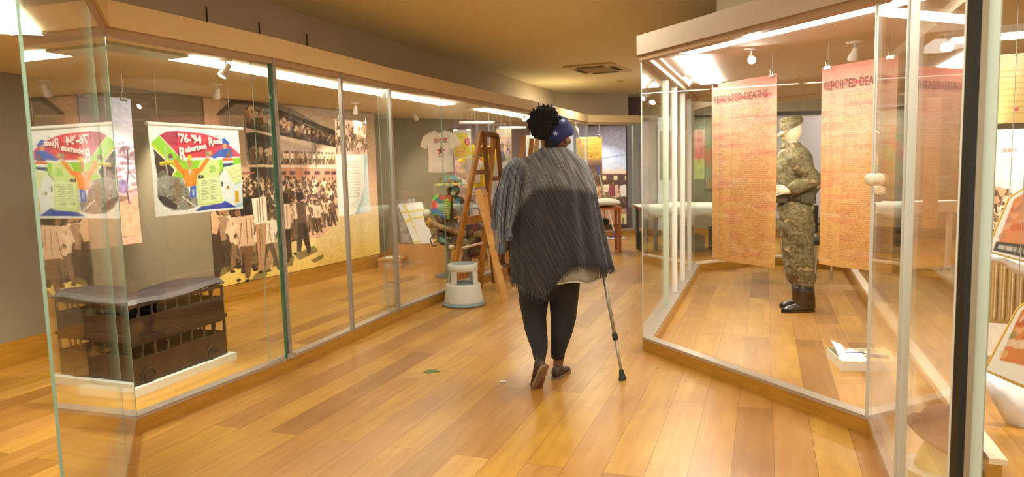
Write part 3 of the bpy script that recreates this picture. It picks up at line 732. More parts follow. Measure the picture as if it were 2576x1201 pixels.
Q([(950, 450), (1075, 445), (1078, 475), (952, 480)], 'e8642c'); Q([(952, 480), (1078, 475), (1078, 505), (955, 512)], 'f4f1ee'); Q([(955, 512), (1078, 505), (1075, 530), (960, 555)], '2a3c78')
Q([(900, 660), (960, 580), (1005, 590), (1080, 760), (1085, 1015), (945, 965), (935, 700)], 'e8eef2'); Q([(1080, 770), (1185, 735), (1195, 1010), (1085, 1015)], 'dfe9ee')
Q([(960, 585), (1175, 510), (1185, 725), (1080, 765), (1000, 600)], 'dfe7b0')
for k in range(7):
    x = 990 + k * 28; QL([(x, 590 - k * 9), (x + 70, 740 - k * 6)], .006, ['a9c24e', 'a8b2a0', 'd9cf48'][k % 3], .9)
QL([(1070, 775), (1180, 730)], .008, '8cc0d8'); QL([(900, 665), (960, 580)], .008, '3d4c78')
Q([(1085, 845), (1135, 840), (1140, 975), (1088, 985)], 'd9a514'); Q([(925, 725), (942, 728), (945, 790), (928, 785)], '3a3f55')
pp.ell(*PQ((1002, 800)), .024, .024, 'e0a93a'); pp.ell(*PQ((1002, 800)), .011, .011, '32508c')
Q([(640, 1075), (700, 1025), (930, 985), (955, 960), (1105, 1040)], '2448b4'); Q([(1090, 1010), (1195, 990), (1195, 1030), (1110, 1040)], 'a8d0e4')
pp.noise(.018, 4, .6); pp.blur(1)
sheet = pp.build('painted_sheet', t, thick=.002, curl=-.012)
Up = (tr - tl).normalized(); Wd = (tr - tl).length; Hd = zt - zb; WT = mat('white_paint_lettering', 'fbeeee', .6)
def at_sheet(u, v): return tl + (tr - tl) * u - UP * (Hd * v) + nA1 * .019
for txt, p, sz, rot in (("'76-'94", (560, 220), .095, -.03), ("R", (800, 255), .105, .0), ("oots", (882, 248), .062, .03), ("R", (478, 395), .135, .0), ("obertson", (628, 325), .066, .16)):
    u, v = PQ(p); uu = Up * math.cos(rot) + UP * math.sin(rot); vv = UP * math.cos(rot) - Up * math.sin(rot)
    text_obj('lettering', txt, sz, at_sheet(u, v), uu, vv, WT, t, bold=.003, wscale=1.0 if len(txt) > 1 else .9)
bm = B(); tube(bm, [tl - Up * .01 + UP * .012, tr + Up * .055 + UP * .012], .016, 12); mobj('hanging_rod', bm, WHITEP, t)
wires(t, [tl + Up * .1 + UP * .02, tr - Up * .1 + UP * .02])

# ---- tall photographic banner with mauve sky and tree
PP = V3((*FL[2], 0)) - nA1 * 1.02
tl = onplane(196, 245, PP, nA1); tr = onplane(328, 249, PP, nA1); br_ = onplane(354, 612, PP, nA1); zt = tr.z; tl.z = zt
t = thing('hanging_banner', 'tall photographic banner of a bare tree on pink ground, beside the cloth poster', 'banner', (tl + tr) / 2 + UP * (br_.z - zt))
bb = Print(tl, tr - tl, V3((0, 0, br_.z - zt)), 120, 330, 'c8c0d8')
bb.vgrad([(0, 'a8a4c0'), (.15, 'c9c4da'), (.28, 'e4dee8'), (.45, 'd9c3d2'), (.6, 'd0a6ae'), (.7, 'c98f7c'), (.8, 'dba285'), (1, 'e3ab90')])
for k in range(70):
    r = bb.rng.random(3); bb.ell(.45 + .6 * r[0], .30 + .10 * r[1] + .3 * (r[2] ** 3), .015 + .02 * r[2], .012, '6a5058', .55)
bb.line([(.86, .35), (.84, .5), (.78, .62), (.82, .72)], .012, '4a3640'); bb.line([(.84, .5), (.98, .55)], .008, '4a3640'); bb.ell(.7, .60, .05, .05, '6b5f93', .7); bb.ell(.65, .68, .06, .02, '5a3a34', .6)
bb.textlines(.45, .9, .93, .955, 1, '6b5040')
bb.noise(.03, 6, .6); bb.blur(1)
bb.build('printed_sheet', t, curl=.012)
u_ = (tr - tl).normalized(); clip(t, tr - u_ * .06, u_, nA1); clip(t, tl + u_ * .06, u_, nA1); wires(t, [tr - u_ * .06 + UP * .04, tl + u_ * .06 + UP * .04])

# ---- white text banner with a photo at its top
PP = onz(905, 300, 2.0); PP = V3((*lerp2(FL[3], FL[4], .5), 0)) - nA1 * 1.5
tl = onplane(842, 300, PP, nA1); tr = onplane(922, 307, PP, nA1); bl = onplane(850, 545, PP, nA1); br_ = onplane(938, 534, PP, nA1); zt = (tl.z + tr.z) / 2; tl.z = tr.z = zt; zb = (bl.z + br_.z) / 2
t = thing('hanging_banner', 'white text banner with a crowd photo across its top, in front of the sepia mural', 'banner', (tl + tr) / 2 + UP * (zb - zt))
tb = Print(tl, tr - tl, V3((0, 0, zb - zt)), 150, 330, 'efe9dc')
tb.poly([(0, 0), (1, 0), (1, .36), (0, .36)], 'e3b8a4')
for k in range(40):
    r = tb.rng.random(4); crowd_figure(tb, r[0], .20 + .16 * r[1], .12 + .12 * r[2], rng, dark='3b2a2a')
tb.poly([(0, .36), (1, .36), (1, 1), (0, 1)], 'f4efe6'); tb.poly([(.86, .36), (1, .36), (1, 1), (.45, 1), (.55, .93), (.72, .86), (.86, .70)], 'b7c8cb')
tb.poly([(.92, .5), (1, .45), (1, 1), (.62, 1), (.8, .86)], 'd8e0de'); tb.poly([(0, .36), (.14, .36), (.14, .9), (0, .95)], 'dcd9d3', .6)
tb.textlines(.2, .72, .42, .82, 13, 'b5946e', h=.4, a=.6); tb.textlines(.2, .5, .86, .93, 3, 'b5946e', h=.4, a=.5); tb.ell(.62, .78, .012, .012, 'd94b5f')
tb.noise(.015, 5); tb.blur(1); tb.build('printed_sheet', t, curl=.02)
u_ = (tr - tl).normalized(); clip(t, tr - u_ * .05, u_, nA1, .045); clip(t, tl + u_ * .05, u_, nA1, .045); wires(t, [tr - u_ * .05 + UP * .05, tl + u_ * .05 + UP * .05])

# ---- yellow text poster with red ring
def sheet_thing(name, label, cat, px4, P, n, nx, ny, base, zshift=0.0):
    tl, tr, br_, bl = [onplane(*q, P, n) for q in px4]; zt = (tl.z + tr.z) / 2; zb = (bl.z + br_.z) / 2; tl.z = tr.z = zt
    t = thing(name, label, cat, (tl + tr) / 2 + UP * (zb - zt)); return t, Print(tl, tr - tl, V3((0, 0, zb - zt)), nx, ny, base), tl, tr
nD = V3((-.05, -1, 0)).normalized()
t, q, tl, tr = sheet_thing('hanging_poster', 'yellow text poster with a red ring and two clips, hanging left of the wooden stepladder', 'poster', [(1140, 325), (1184, 328), (1188, 396), (1142, 402)], V3((-.8, 10.6, 0)), nD, 90, 130, 'f3efe9')
q.poly([(.03, .12), (.80, .13), (1.0, .86), (.55, .96), (.04, .93)], 'f3dd58'); q.ell(.78, .42, .09, .13, 'dd2f48'); q.ell(.78, .42, .055, .09, 'f3e9e9'); q.ell(.78, .42, .035, .06, 'dd2f48', .5)
q.textlines(.14, .66, .22, .70, 6, '8f8340', h=.3, a=.6); q.textlines(.14, .6, .72, .78, 1, 'd9483a', h=.8); q.textlines(.14, .6, .80, .9, 2, 'a08a3c', h=.3, a=.6); q.ell(.14, .27, .018, .03, 'd9485a'); q.ell(.62, .66, .018, .03, 'd9485a')
q.blur(1); q.build('printed_sheet', t, curl=.006); u_ = (tr - tl).normalized(); clip(t, tl + u_ * .03, u_, nD); clip(t, tr - u_ * .03, u_, nD); wires(t, [tl + u_ * .03 + UP * .03, tr - u_ * .03 + UP * .03])
# ---- yellow banner at the end of the corridor
nE2 = V3((-.1, -1, 0)).normalized()
t, q, tl, tr = sheet_thing('hanging_banner', 'yellow text banner over a photo of trees, right of the blue headwrap', 'banner', [(1449, 345), (1514, 345), (1514, 470), (1449, 470)], V3((1.5, 14.5, 0)), nE2, 110, 200, 'e3b04a')
q.vgrad([(0, 'e8b765'), (.3, 'eec24e'), (.42, 'e6b94e'), (.47, 'b58a6e'), (.6, '6d4f48'), (.75, '9b7260'), (.9, '5f4038'), (1, 'c08a72')])
q.textlines(.1, .6, .05, .08, 1, 'd8463a', h=.8); q.textlines(.1, .92, .14, .42, 9, '7a5a22', h=.35, a=.7); q.ell(.13, .12, .02, .02, 'c9455a'); q.ell(.58, .39, .018, .018, 'c9455a')
q.noise(.03, 5); q.blur(1); q.build('printed_sheet', t); u_ = (tr - tl).normalized(); clip(t, tl + u_ * .05, u_, nE2); clip(t, tr - u_ * .05, u_, nE2); wires(t, [tl + u_ * .05, tr - u_ * .05])
# ---- pink-edged photo sheet on the grey column and photo panels beside the shirts
t, q, tl, tr = sheet_thing('poster', 'orange-edged photo sheet above rows of grey text, on the pale panel right of the stepladder', 'poster', [(1248, 322), (1286, 324), (1286, 470), (1248, 468)], V3((-.1, 11.95, 0)), nD, 80, 220, 'b9a58f')
q.vgrad([(0, 'd8c0a4'), (.14, 'd0b8a0'), (.4, 'a79a8a'), (1, '8c8478')]); q.poly([(.08, .16), (.95, .17), (.95, .46), (.08, .47)], 'e58a62'); q.poly([(.14, .18), (.55, .18), (.55, .45), (.14, .45)], 'e9cdb6'); q.poly([(.62, .18), (.92, .18), (.92, .45), (.62, .45)], 'c8b0c0')
crowd_figure(q, .35, .44, .22, rng); crowd_figure(q, .76, .44, .22, rng); q.textlines(.15, .85, .5, .95, 18, '706658', h=.4, a=.5); q.build('printed_sheet', t)
u_ = (tr - tl).normalized(); wires(t, [tl + u_ * .03, tr - u_ * .03])
t, q, tl, tr = sheet_thing('poster', 'pinkish collage of press photos behind the yellow text poster', 'poster', [(1144, 400), (1200, 404), (1200, 560), (1144, 560)], V3((-.9, 11.0, 0)), nD, 90, 220, 'b99182')
for k in range(26):
    r = q.rng.random(4); q.poly([(r[0], r[1]), (r[0] + .4, r[1] + .03), (r[0] + .38, r[1] + .12), (r[0], r[1] + .1)], ['e6c9b4', '8f7068', 'cdb8c0', '4d4440', 'd9b39a', '9aa2a8'][k % 6], .9)
q.noise(.06, 5); q.build('printed_sheet', t); wires(t, [tl, tr])
t, q, tl, tr = sheet_thing('poster', 'white printed sheet hanging near the corridor end, left of the headwrap', 'poster', [(1322, 340), (1352, 341), (1356, 420), (1318, 420)], V3((.1, 13.3, 0)), nD, 60, 120, 'ece9e4')
q.textlines(.1, .9, .1, .9, 12, 'b39a8a', h=.4, a=.5); q.build('printed_sheet', t); wires(t, [tl, tr])

# ---- orange lists in the right case
AX = nW
d1n = V3((d1.y, -d1.x, 0))
def list_banner(label, px4, P, n, title):
    t, q, tl, tr = sheet_thing('hanging_banner', label, 'banner', px4, P, n, 200, 520, 'e8a878')
    q.vgrad([(0, 'dc8472'), (.06, 'e29a86'), (.12, 'e4ab96'), (.3, 'dcae88'), (.5, 'd8a266'), (.8, 'd6a05a'), (1, 'd29c58')])
    for k in range(60):
        r = q.rng.random(4); q.ell(r[0], r[1], .10 * r[2] + .04, .006 + .02 * r[3], ['d8705a', 'e4c09a', 'd08060', 'dcb880'][k % 4], .28)
    q.textlines(.12, .22, .13, .965, 58, '8f4f3a', h=.4, a=.45, ragged=.6); q.textlines(.32, .93, .13, .965, 84, '9a5238', h=.4, a=.5, ragged=.15)
    for x0, x1, c in ((.12, .22, 'd4284a'), (.28, .34, '8a6a78'), (.36, .41, '8a6a78'), (.46, .62, 'c8305a'), (.70, .78, '8a6a78'), (.84, .92, 'd4284a')):
        q.textlines(x0, x1, .088, .102, 1, c, h=.9, a=.7, ragged=0)
    q.line([(.0, .52), (1, .53)], .004, 'd96a4a', .5); q.noise(.02, 5); q.blur(1)
    q.build('printed_sheet', t, curl=.012, trans=.25, mname='backlit_paper'); u_ = (tr - tl).normalized(); wd = (tr - tl).length
    sg = 1 if q.n.dot(EYE - tl) > 0 else -1
    text_obj('lettering', title, .085, tl + (tr - tl) * .47 - UP * .135 + q.n * sg * .014, u_, UP, mat('faded_dark_ink', '6e3f34', .7), t, depth=.001, wscale=.62 * wd / .55)
    clip(t, tl + u_ * .05, u_, n); clip(t, tr - u_ * .05, u_, n); wires(t, [tl + u_ * .05 + UP * .04, tr - u_ * .05 + UP * .04]); return t
d1n = V3((d1.y, -d1.x, 0)); dAA = (V3((*RB, 0)) - V3((*RA, 0))).normalized(); nAA = V3((-dAA.y, dAA.x, 0)); 
if nAA.y > 0: nAA = -nAA
nB1 = V3((-.908, -.419, 0)).normalized(); PB1 = V3((*RA, 0)) - nB1 * 1.0
list_banner('orange list banner headed in dark capitals, left of the uniformed mannequin', [(1791, 216), (1955, 184), (1952, 672), (1790, 656)], PB1, nB1, 'REPORTED DEATHS')
list_banner('orange list banner headed in dark capitals, right of the uniformed mannequin', [(2068, 180), (2260, 128), (2256, 690), (2068, 668)], PB1, nB1, 'REPORTED DEATHS')
# ------------------------------------------------------------------ bus model on its plinth
BAX = (dA1, -nA1, UP)                   # along the case, into the case, up
def bl(o, x, y, z): return o + BAX[0] * x + BAX[1] * y + UP * z
# plinth front edge runs ~0.45 m behind the glass
pr = onz(597, 905, 0); P0 = V3((pr.x, pr.y, 0)) - dA1 * 1.0
bm = B(); box(bm, bl(P0, .5, .22, .03), (1.0, .44, .058), BAX); bmesh.ops.bevel(bm, geom=bm.edges[:], offset=.003, segments=1)
pl = mobj('plinth', bm, mat('white_plinth_laminate', 'e9ece6', .4)); tag(pl, 'low white rectangular plinth on the floor under the bus model', 'plinth')
BROWN = mat('dark_brown_sheet_metal', '2e1c12', .5, c2='402718', vscale=9, bump=.5, bscale=14)
BROOF = mat('weathered_roof_metal', '32262a', .5, c2='423436', vscale=5, bump=.4, bscale=9)
BD = mat('bus_interior_dark', '23160f', .8)
bus = thing('bus_model', 'dark brown sheet-metal model of a double-decker bus on the low white plinth', 'bus model', bl(P0, .5, .22, .06))
L0, L1, W0, W1 = .06, .94, .045, .40
def wob(bm, amp, sc=6, seed=0):
    for v in bm.verts:
        q = noise.noise_vector(v.co * sc + V3((seed, seed, seed))); v.co += q * amp
def bus_side(y, t, z0, z1, zt, x0, x1, n, sill, gaps=None):
    """a long panel with n window openings; z0 bottom, z1 sill height, zt top"""
    bm = B(); 
    def seg(a, b, c, d):
        k = max(1, int((b - a) / .035))
        for i in range(k):
            xa = a + (b - a) * i / k; xb = a + (b - a) * (i + 1) / k; box(bm, bl(P0, (xa + xb) / 2, y, (c + d) / 2), (xb - xa + .001, t, d - c), BAX)
    seg(x0, x1, z0, z1)
    st = (x1 - x0) / n
    for i in range(n + 1):
        xc = min(max(x0 + st * i, x0 + .008), x1 - .008); tube(bm, [bl(P0, xc - .004, y, z1 - .005), bl(P0, xc + .006 * math.sin(i * 2.3), y, (z1 + zt) / 2), bl(P0, xc + .008 * math.cos(i), y, zt + .005)], [.011, .008, .011], 6)
    seg(x0, x1, zt, zt + .022)
    return bm
def bus_end(x, t, z0, z1, zt, y0, y1, n):
    bm = B(); box(bm, bl(P0, x, (y0 + y1) / 2, (z0 + z1) / 2), (t, y1 - y0, z1 - z0), BAX)
    for i in range(n + 1):
        yc = y0 + (y1 - y0) * i / n; tube(bm, [bl(P0, x, yc, z1 - .005), bl(P0, x, yc, zt + .005)], .009, 6)
    box(bm, bl(P0, x, (y0 + y1) / 2, zt + .01), (t, y1 - y0, .024), BAX); return bm
ZB, ZS1, ZT1 = .066, .240, .325          # lower deck: bottom, sill, top of windows
ZM, ZS2, ZT2 = .345, .512, .578          # belt, upper sill, top of upper windows
body = None
bm = B(); box(bm, bl(P0, .5, .22, .088), (.86, .34, .02), BAX); body = mobj('chassis', bm, BD, bus)
for y in (W0, W1):
    b_ = bus_side(y, .010, ZB, ZS1, ZT1, L0, L1, 8, 0); wob(b_, .006, 7); mobj('lower_side_panel', b_, BROWN, bus)
    b_ = bus_side(y, .010, ZM, ZS2, ZT2, L0 - .01, L1, 8, 0)
    for v in b_.verts:                      # belt bulges outwards between the decks
        zz = v.co.z; k = max(0, 1 - abs(zz - .40) / .06); v.co += BAX[1] * ((-1 if y == W0 else 1) * .018 * k)
    wob(b_, .007, 7, 3); mobj('upper_side_panel', b_, BROWN, bus)
for x, nm in ((L0, 'rear'), (L1, 'front')):
    b_ = bus_end(x, .010, ZB, ZS1 - .05 * (nm == 'rear'), ZT1, W0, W1, 3); wob(b_, .005, 7, 5); mobj('lower_end_panel', b_, BROWN, bus)
    b_ = bus_end(x, .010, ZM, ZS2, ZT2, W0, W1, 3); wob(b_, .005, 7, 9); mobj('upper_end_panel', b_, BROWN, bus)
bm = B()                                     # belt between the decks, pushed out
for i in range(22):
    xa = L0 - .02 + (L1 - L0 + .04) * i / 22; box(bm, bl(P0, xa + .02, .2225, .362), (.0425, .385, .03), BAX)
wob(bm, .006, 6); mobj('deck', bm, BROWN, bus)
bm = B(); rows_ = []                          # roof, drooping dented sheet
for i in range(25):
    x = L0 - .018 + (L1 - L0 + .036) * i / 24; r = []
    for j in range(11):
        yy = W0 - .008 + (W1 - W0 + .016) * j / 10; k = 1 - (2 * j / 10 - 1) ** 4
        z = .592 + .045 * k - .012 * (1 - min(1, i / 3)) + .010 * math.sin(x * 9 + yy * 5) + .020 * (i / 24)
        r.append(bl(P0, x, yy, z))
    for j in range(10, -1, -1): r.append(r[j] - UP * .010)
    rows_.append(r)
loft(bm, rows_, (True, True)); wob(bm, .006, 5, 2); mobj('roof', bm, BROOF, bus, smooth=False)
for i in range(7):
    for yy in (.12, .32):
        for zz, hh in ((.17, .13), (.435, .10)):
            bm = B(); box(bm, bl(P0, .14 + i * .115, yy, zz), (.02, .09, hh), BAX); mobj('seat', bm, BD, bus)
for x in (.20, .78):
    for y in (W0 - .004, W1 + .004):
        bm = B(); c = bl(P0, x, y, .103); lathe(bm, [(.0, -.014), (.03, -.016), (.036, -.012), (.042, -.012), (.043, .012), (.03, .014), (0, .012)], c, 20, (dA1, UP, nA1)); mobj('wheel', bm, mat('wheel_dark', '2b1c14', .7), bus)
for y in (W0 - .013,):
    for x in (.20, .78):
        bm = B(); tube(bm, [bl(P0, x + .056 * math.cos(a), y, .103 + .056 * math.sin(a)) for a in [math.pi * k / 10 for k in range(11)]], .006, 6); mobj('wheel_arch', bm, BROWN, bus)

# ------------------------------------------------------------------ track spotlights with halogen bulbs
SPW = mat('white_spotlight_enamel', 'e8dfd2', .35)
def spotlight(p, aim, label, power=0.0, hot=False, s=1.0, ztop=2.262):
    p = V3(p); p.z = ztop; t = thing('spotlight', label, 'spotlight', p, 'ceiling spotlights in the display cases')
    bm = B(); lathe(bm, [(.0, -.016 * s), (.040 * s, -.016 * s), (.052 * s, -.006 * s), (.054 * s, -.0005)], p, 20); mobj('ceiling_plate', bm, SPW, t)
    bm = B(); k = p - UP * .075 * s; tube(bm, [p - UP * .012 * s, k], .006 * s, 8); mobj('stem', bm, SPW, t)
    d = (V3(aim) - k).normalized(); x = d.cross(UP).normalized(); y = x.cross(d); 
    bm = B(); lathe(bm, [(.0, -.045 * s), (.014 * s, -.045 * s), (.020 * s, -.03 * s), (.024 * s, .0), (.034 * s, .045 * s), (.034 * s, .062 * s), (.030 * s, .062 * s), (.028 * s, .05 * s), (.012 * s, .02 * s), (0, .02 * s)], k, 20, (x, y, d)); mobj('lamp_head', bm, SPW, t, smooth=True)
    bm = B(); lathe(bm, [(.0, .054 * s), (.026 * s, .054 * s), (.027 * s, .058 * s), (0, .0595 * s)], k, 20, (x, y, d)); mobj('bulb', bm, LENS_HOT if hot else LENS, t)
    if power:
        l = bpy.data.lights.new('halogen_beam', 'SPOT'); l.energy = power; l.spot_size = math.radians(75); l.spot_blend = .6; l.color = (1, .88, .68); l.shadow_soft_size = .03
        o = bpy.data.objects.new('halogen_beam', l); link(o); o.location = k + d * .075 * s; o.rotation_euler = d.to_track_quat('-Z', 'Y').to_euler(); pair(o, t)
ZC = 2.262
spotlight(onz(567, 148, ZC), (-2.6, 4.7, 1.0), 'white spotlight right under the light strip, above the left end of the sepia mural', 110)
spotlight(onz(545, 212, ZC), (-3.4, 7.5, .9), 'white spotlight above the right half of the cloth poster, tilted to the mural', 130)
spotlight(onz(893, 259, ZC), (-2.2, 9.6, 1.0), 'small white spotlight directly over the white text banner', 110)
spotlight(onz(966, 221, ZC), (-2.2, 9.3, 1.0), 'white spotlight close behind the glass, left of the third aluminium mullion', 80, s=.8)
spotlight(onz(1044, 280, ZC), (-1.0, 11.5, 1.2), 'white spotlight over the upper left shoulder of the white T-shirt', 80)
spotlight(onz(1318, 283, ZC), (.3, 9.8, .8), 'lit white spotlight immediately left of the black hair puff', 30)
spotlight(onz(1448, 310, ZC), (1.9, 15.0, 1.2), 'lit white spotlight right of the blue headwrap, above the yellow banner', 110)
spotlight((-3.2, 4.2, 0), (-2.7, 4.9, .3), 'white spotlight over the bus model, seen through the near glass', 60)
spotlight(onz(1890, 122, ZC), (.9, 1.6, .3), 'dazzling spotlight in the right case, flaring towards the corridor', 70, hot=True, s=.9)
spotlight(V3((*pc(1.5), 0)) + d1n * .168, (2.9, 6.4, 1.2), 'white spotlight in the right case, nearest to the left corner glass', 60, s=.9)
spotlight(V3((*pc(2.75), 0)) + d1n * .40, (2.9, 6.4, 1.2), 'white spotlight second from the left corner of the right case', 60)
spotlight(V3((*pc(3.45), 0)) + d1n * .40, (2.9, 6.4, 1.2), 'white spotlight farthest back in the right case, left of the first orange banner', 60)
spotlight(onz(2150, 105, ZC), (2.75, 6.5, 1.0), 'white spotlight over the gap between the two orange banners', 90)

# ------------------------------------------------------------------ T-shirts
def tshirt(name, label, C, u, n, sc, m, thick=.05, waist=.0, group=None):
    """flat-hung shirt; C = neck centre, u = right, n towards viewer"""
    C = V3(C); u = V3(u).normalized(); n = V3(n).normalized()
    t = thing(name, label, 'T-shirt', C - UP * .70 * sc)
    outl = [(-.085, .0), (-.20, -.045), (-.29, -.10), (-.345, -.27), (-.235, -.31), (-.215, -.24), (-.205, -.45), (-.215, -.70), (-.07, -.715), (.08, -.71), (.215, -.695), (.205, -.45), (.215, -.24), (.235, -.31), (.345, -.26), (.29, -.10), (.20, -.045), (.085, .0), (.045, -.045), (-.045, -.045)]
    import itertools
    bm = B(); vs = [bm.verts.new((x * sc, y * sc, 0)) for x, y in outl]; f = bm.faces.new(vs)
    r = bmesh.ops.triangulate(bm, faces=[f]); bmesh.ops.subdivide_edges(bm, edges=bm.edges[:], cuts=3, use_grid_fill=True)
    bmesh.ops.triangulate(bm, faces=bm.faces[:])
    fr_ = [v for v in bm.verts]; rim = [e for e in bm.edges if e.is_boundary]
    d = bmesh.ops.duplicate(bm, geom=bm.faces[:]); dv = [g for g in d['geom'] if isinstance(g, bmesh.types.BMVert)]
    bmesh.ops.reverse_faces(bm, faces=[g for g in d['geom'] if isinstance(g, bmesh.types.BMFace)])
    rimv = set(v for e in rim for v in e.verts)
    def dist(x, y):
        best = 9
        for (a, b), (c, e) in zip(outl, outl[1:] + outl[:1]):
            ax, ay, bx, by = a * sc, b * sc, c * sc, e * sc; L = (bx - ax) ** 2 + (by - ay) ** 2; k = max(0, min(1, ((x - ax) * (bx - ax) + (y - ay) * (by - ay)) / L)); best = min(best, math.hypot(x - ax - k * (bx - ax), y - ay - k * (by - ay)))
        return best
    for k, lst in ((1, fr_), (-1, dv)):
        for v in lst:
            q = min(1, dist(v.co.x, v.co.y) / (.05 * sc)); fold = .010 * math.sin(v.co.x * 34 / sc + v.co.y * 5) * min(1, -v.co.y / sc / .4)
            v.co.z = (k * (.004 + thick * .5 * (q ** .6)) + fold) * sc
    for v in bm.verts: v.co = C + u * v.co.x + UP * v.co.y + n * v.co.z
    mobj('shirt_body', bm, m, t, smooth=True, keep=True)
    bm = B(); tube(bm, [C + UP * .008 + u * -.10 * sc, C + UP * .03, C + UP * .008 + u * .10 * sc], .007, 6); tube(bm, [C + UP * .03, C + UP * .07, C + UP * .08 + u * .02, C + UP * .11], .003, 6); tube(bm, [C + UP * .11, (C.x, C.y, 2.26)], .002, 5); mobj('hanger', bm, WIRE, t)
    return t
CW = mat('white_cotton', 'f1e2d3', .85, sheen=.2); CY = mat('yellow_cotton', 'ecd022', .85); CP = mat('pale_pink_cotton', 'd8bfb6', .85); CN = mat('navy_cotton', '3b3140', .85)
PSH = V3((-.95, 10.2, 0)); nS = V3((-.10, -1, 0)).normalized(); uS = V3((1, -.1, 0)).normalized()
C = onplane(1106, 328, PSH, nS); sc = (onplane(1138, 432, PSH, nS) - onplane(1106, 328, PSH, nS)).z / -.70
ts = tshirt('t_shirt', 'white T-shirt printed with a red star, hanging in the left case', C, uS, nS, sc, CW)
RD_ = mat('red_print', 'd6333c', .7); BK_ = mat('black_print', '2c2a28', .7)
fo = nS * .036 * sc
text_obj('lettering', 'AZANIA', .060 * sc, C - UP * .155 * sc + fo + uS * .02 * sc, uS, UP, RD_, ts, depth=.004, bold=.002)
text_obj('lettering', 'DAY OF THE', .036 * sc, C - UP * .20 * sc + fo + uS * .02 * sc, uS, UP, BK_, ts, depth=.004, bold=.001)
text_obj('lettering', 'WORLD', .026 * sc, C - UP * .44 * sc + fo + uS * .02 * sc, uS, UP, BK_, ts, depth=.004)
bm = B(); cs_ = C - UP * .345 * sc + fo + uS * .02 * sc + nS * .002
extrude_poly(bm, [cs_ + (uS * math.sin(k * math.pi / 5) + UP * math.cos(k * math.pi / 5)) * (.085 if k % 2 == 0 else .036) * sc for k in range(10)], -nS * .004); mobj('red_star', bm, RD_, ts)
bm = B()
for dx, dz, r in ((0, .03, .018), (-.008, -.005, .022), (.01, -.03, .014)): lathe(bm, [(0, 0), (r * sc, 0), (r * sc, .004), (0, .004)], cs_ + uS * dx * sc + UP * dz * sc, 12, (uS, UP, nS))
box(bm, cs_ + UP * .085 * sc + nS * .002, (.006 * sc, .004, .05 * sc), (uS, nS, UP)); mobj('figure_print', bm, BK_, ts)
C2 = onplane(1203, 362, V3((-.7, 10.9, 0)), nS)
t = tshirt('t_shirt', 'bright yellow T-shirt with a dark printed front, behind the stepladder', C2, uS, nS, sc * 1.1, CY)
bm = B(); c = C2 - UP * .33 * sc + nS * .04 * sc
for k, (w_, z_, mi) in enumerate(((.16, .12, 0), (.13, .05, 1), (.16, -.02, 0), (.12, -.09, 2), (.17, -.16, 1))): box(bm, c + UP * z_ * sc, (w_ * sc, .004, .05 * sc), (uS, nS, UP), mi)
mobj('chest_print', bm, [BK_, RD_, mat('green_print', '5c7c3c', .7)], t)
C3 = onplane(1232, 372, V3((-.4, 11.2, 0)), nS); tshirt('t_shirt', 'navy T-shirt partly hidden behind the right rail of the stepladder', C3, uS, nS, sc * .9, CN)
C4 = onplane(1232, 398, V3((-.4, 11.0, 0)), nS); tshirt('t_shirt', 'pale pink T-shirt hanging in front of the navy one', C4, uS, nS, sc * .72, CP)
C5 = onplane(1188, 398, V3((-.7, 10.75, 0)), nS); tshirt('t_shirt', 'off-white T-shirt hanging below the yellow text poster', C5, uS, nS, sc * .62, mat('off_white_cotton', 'd9c9c0', .85))
# white rods hung below the case ceiling
for (x0, x1, y, Y) in ((1155, 1243, 309, 10.4), (1255, 1322, 322, 11.6)):
    a = ony(x0, y, Y); b = ony(x1, y, Y + .2); b.z = a.z; t = thing('hanging_rod', 'white rod hung under the case ceiling ' + ('above the yellow text poster' if x0 < 1200 else 'above the mauve wall beside the hair puff'), 'rod', (a + b) / 2)
    bm = B(); tube(bm, [a, b], .022, 10); mobj('rod', bm, WHITEP, t); wires(t, [a + (b - a) * .08 + UP * .02, a + (b - a) * .45 + UP * .02])

# ------------------------------------------------------------------ wooden stepladder, pine trestle, step stool
OAKL = mat('varnished_ladder_wood', 'b0762c', .45, c2='8f5a1c', vscale=5, vec=(3, 3, 1)); OAKD = mat('dark_ladder_wood', '7d5126', .5, c2='684019', vscale=5); PINE = mat('raw_pine', 'd9a765', .55, c2='c89250', vscale=6); DOWEL = mat('pale_dowel', 'd6b994', .6)
f1 = V3((-.72, 7.66, 0)); f2 = V3((-.40, 8.36, 0)); tp1 = ony(1211, 330, 7.9); tp2 = ony(1243, 333, 8.15)
r1 = V3((-.24, 8.75, 0)); r2 = onz(1284, 690)
lad = thing('stepladder', 'tall varnished wooden stepladder standing open in the corridor beside the grey step stool', 'stepladder', (f1 + f2) / 2)
for a, b, m_, w_ in ((f1, tp1, OAKL, .07), (f2, tp2, OAKL, .07)):
    bm = B(); beam(bm, a, b, .035, w_, up=(tp2 - tp1).normalized()); mobj('front_rail', bm, m_, lad)
tpr1 = tp1 + V3((.03, .02, -.03)); tpr2 = tp2 + V3((.03, .02, -.05))
for a, b, m_ in ((r1, tpr1, OAKD), (r2, tpr2, OAKD)):
    bm = B(); beam(bm, a, b, .03, .055, up=(tp2 - tp1).normalized()); mobj('rear_rail', bm, m_, lad)
def onrail(a, b, y):                       # point of a rail at photo row y
    lo, hi = 0, 1
    for _ in range(40):
        m_ = (lo + hi) / 2; q = a + (b - a) * m_ - EYE; py = FH / 2 - F_PX * q.dot(_U) / q.dot(_F)
        if py > y: lo = m_
        else: hi = m_
    return a + (b - a) * lo
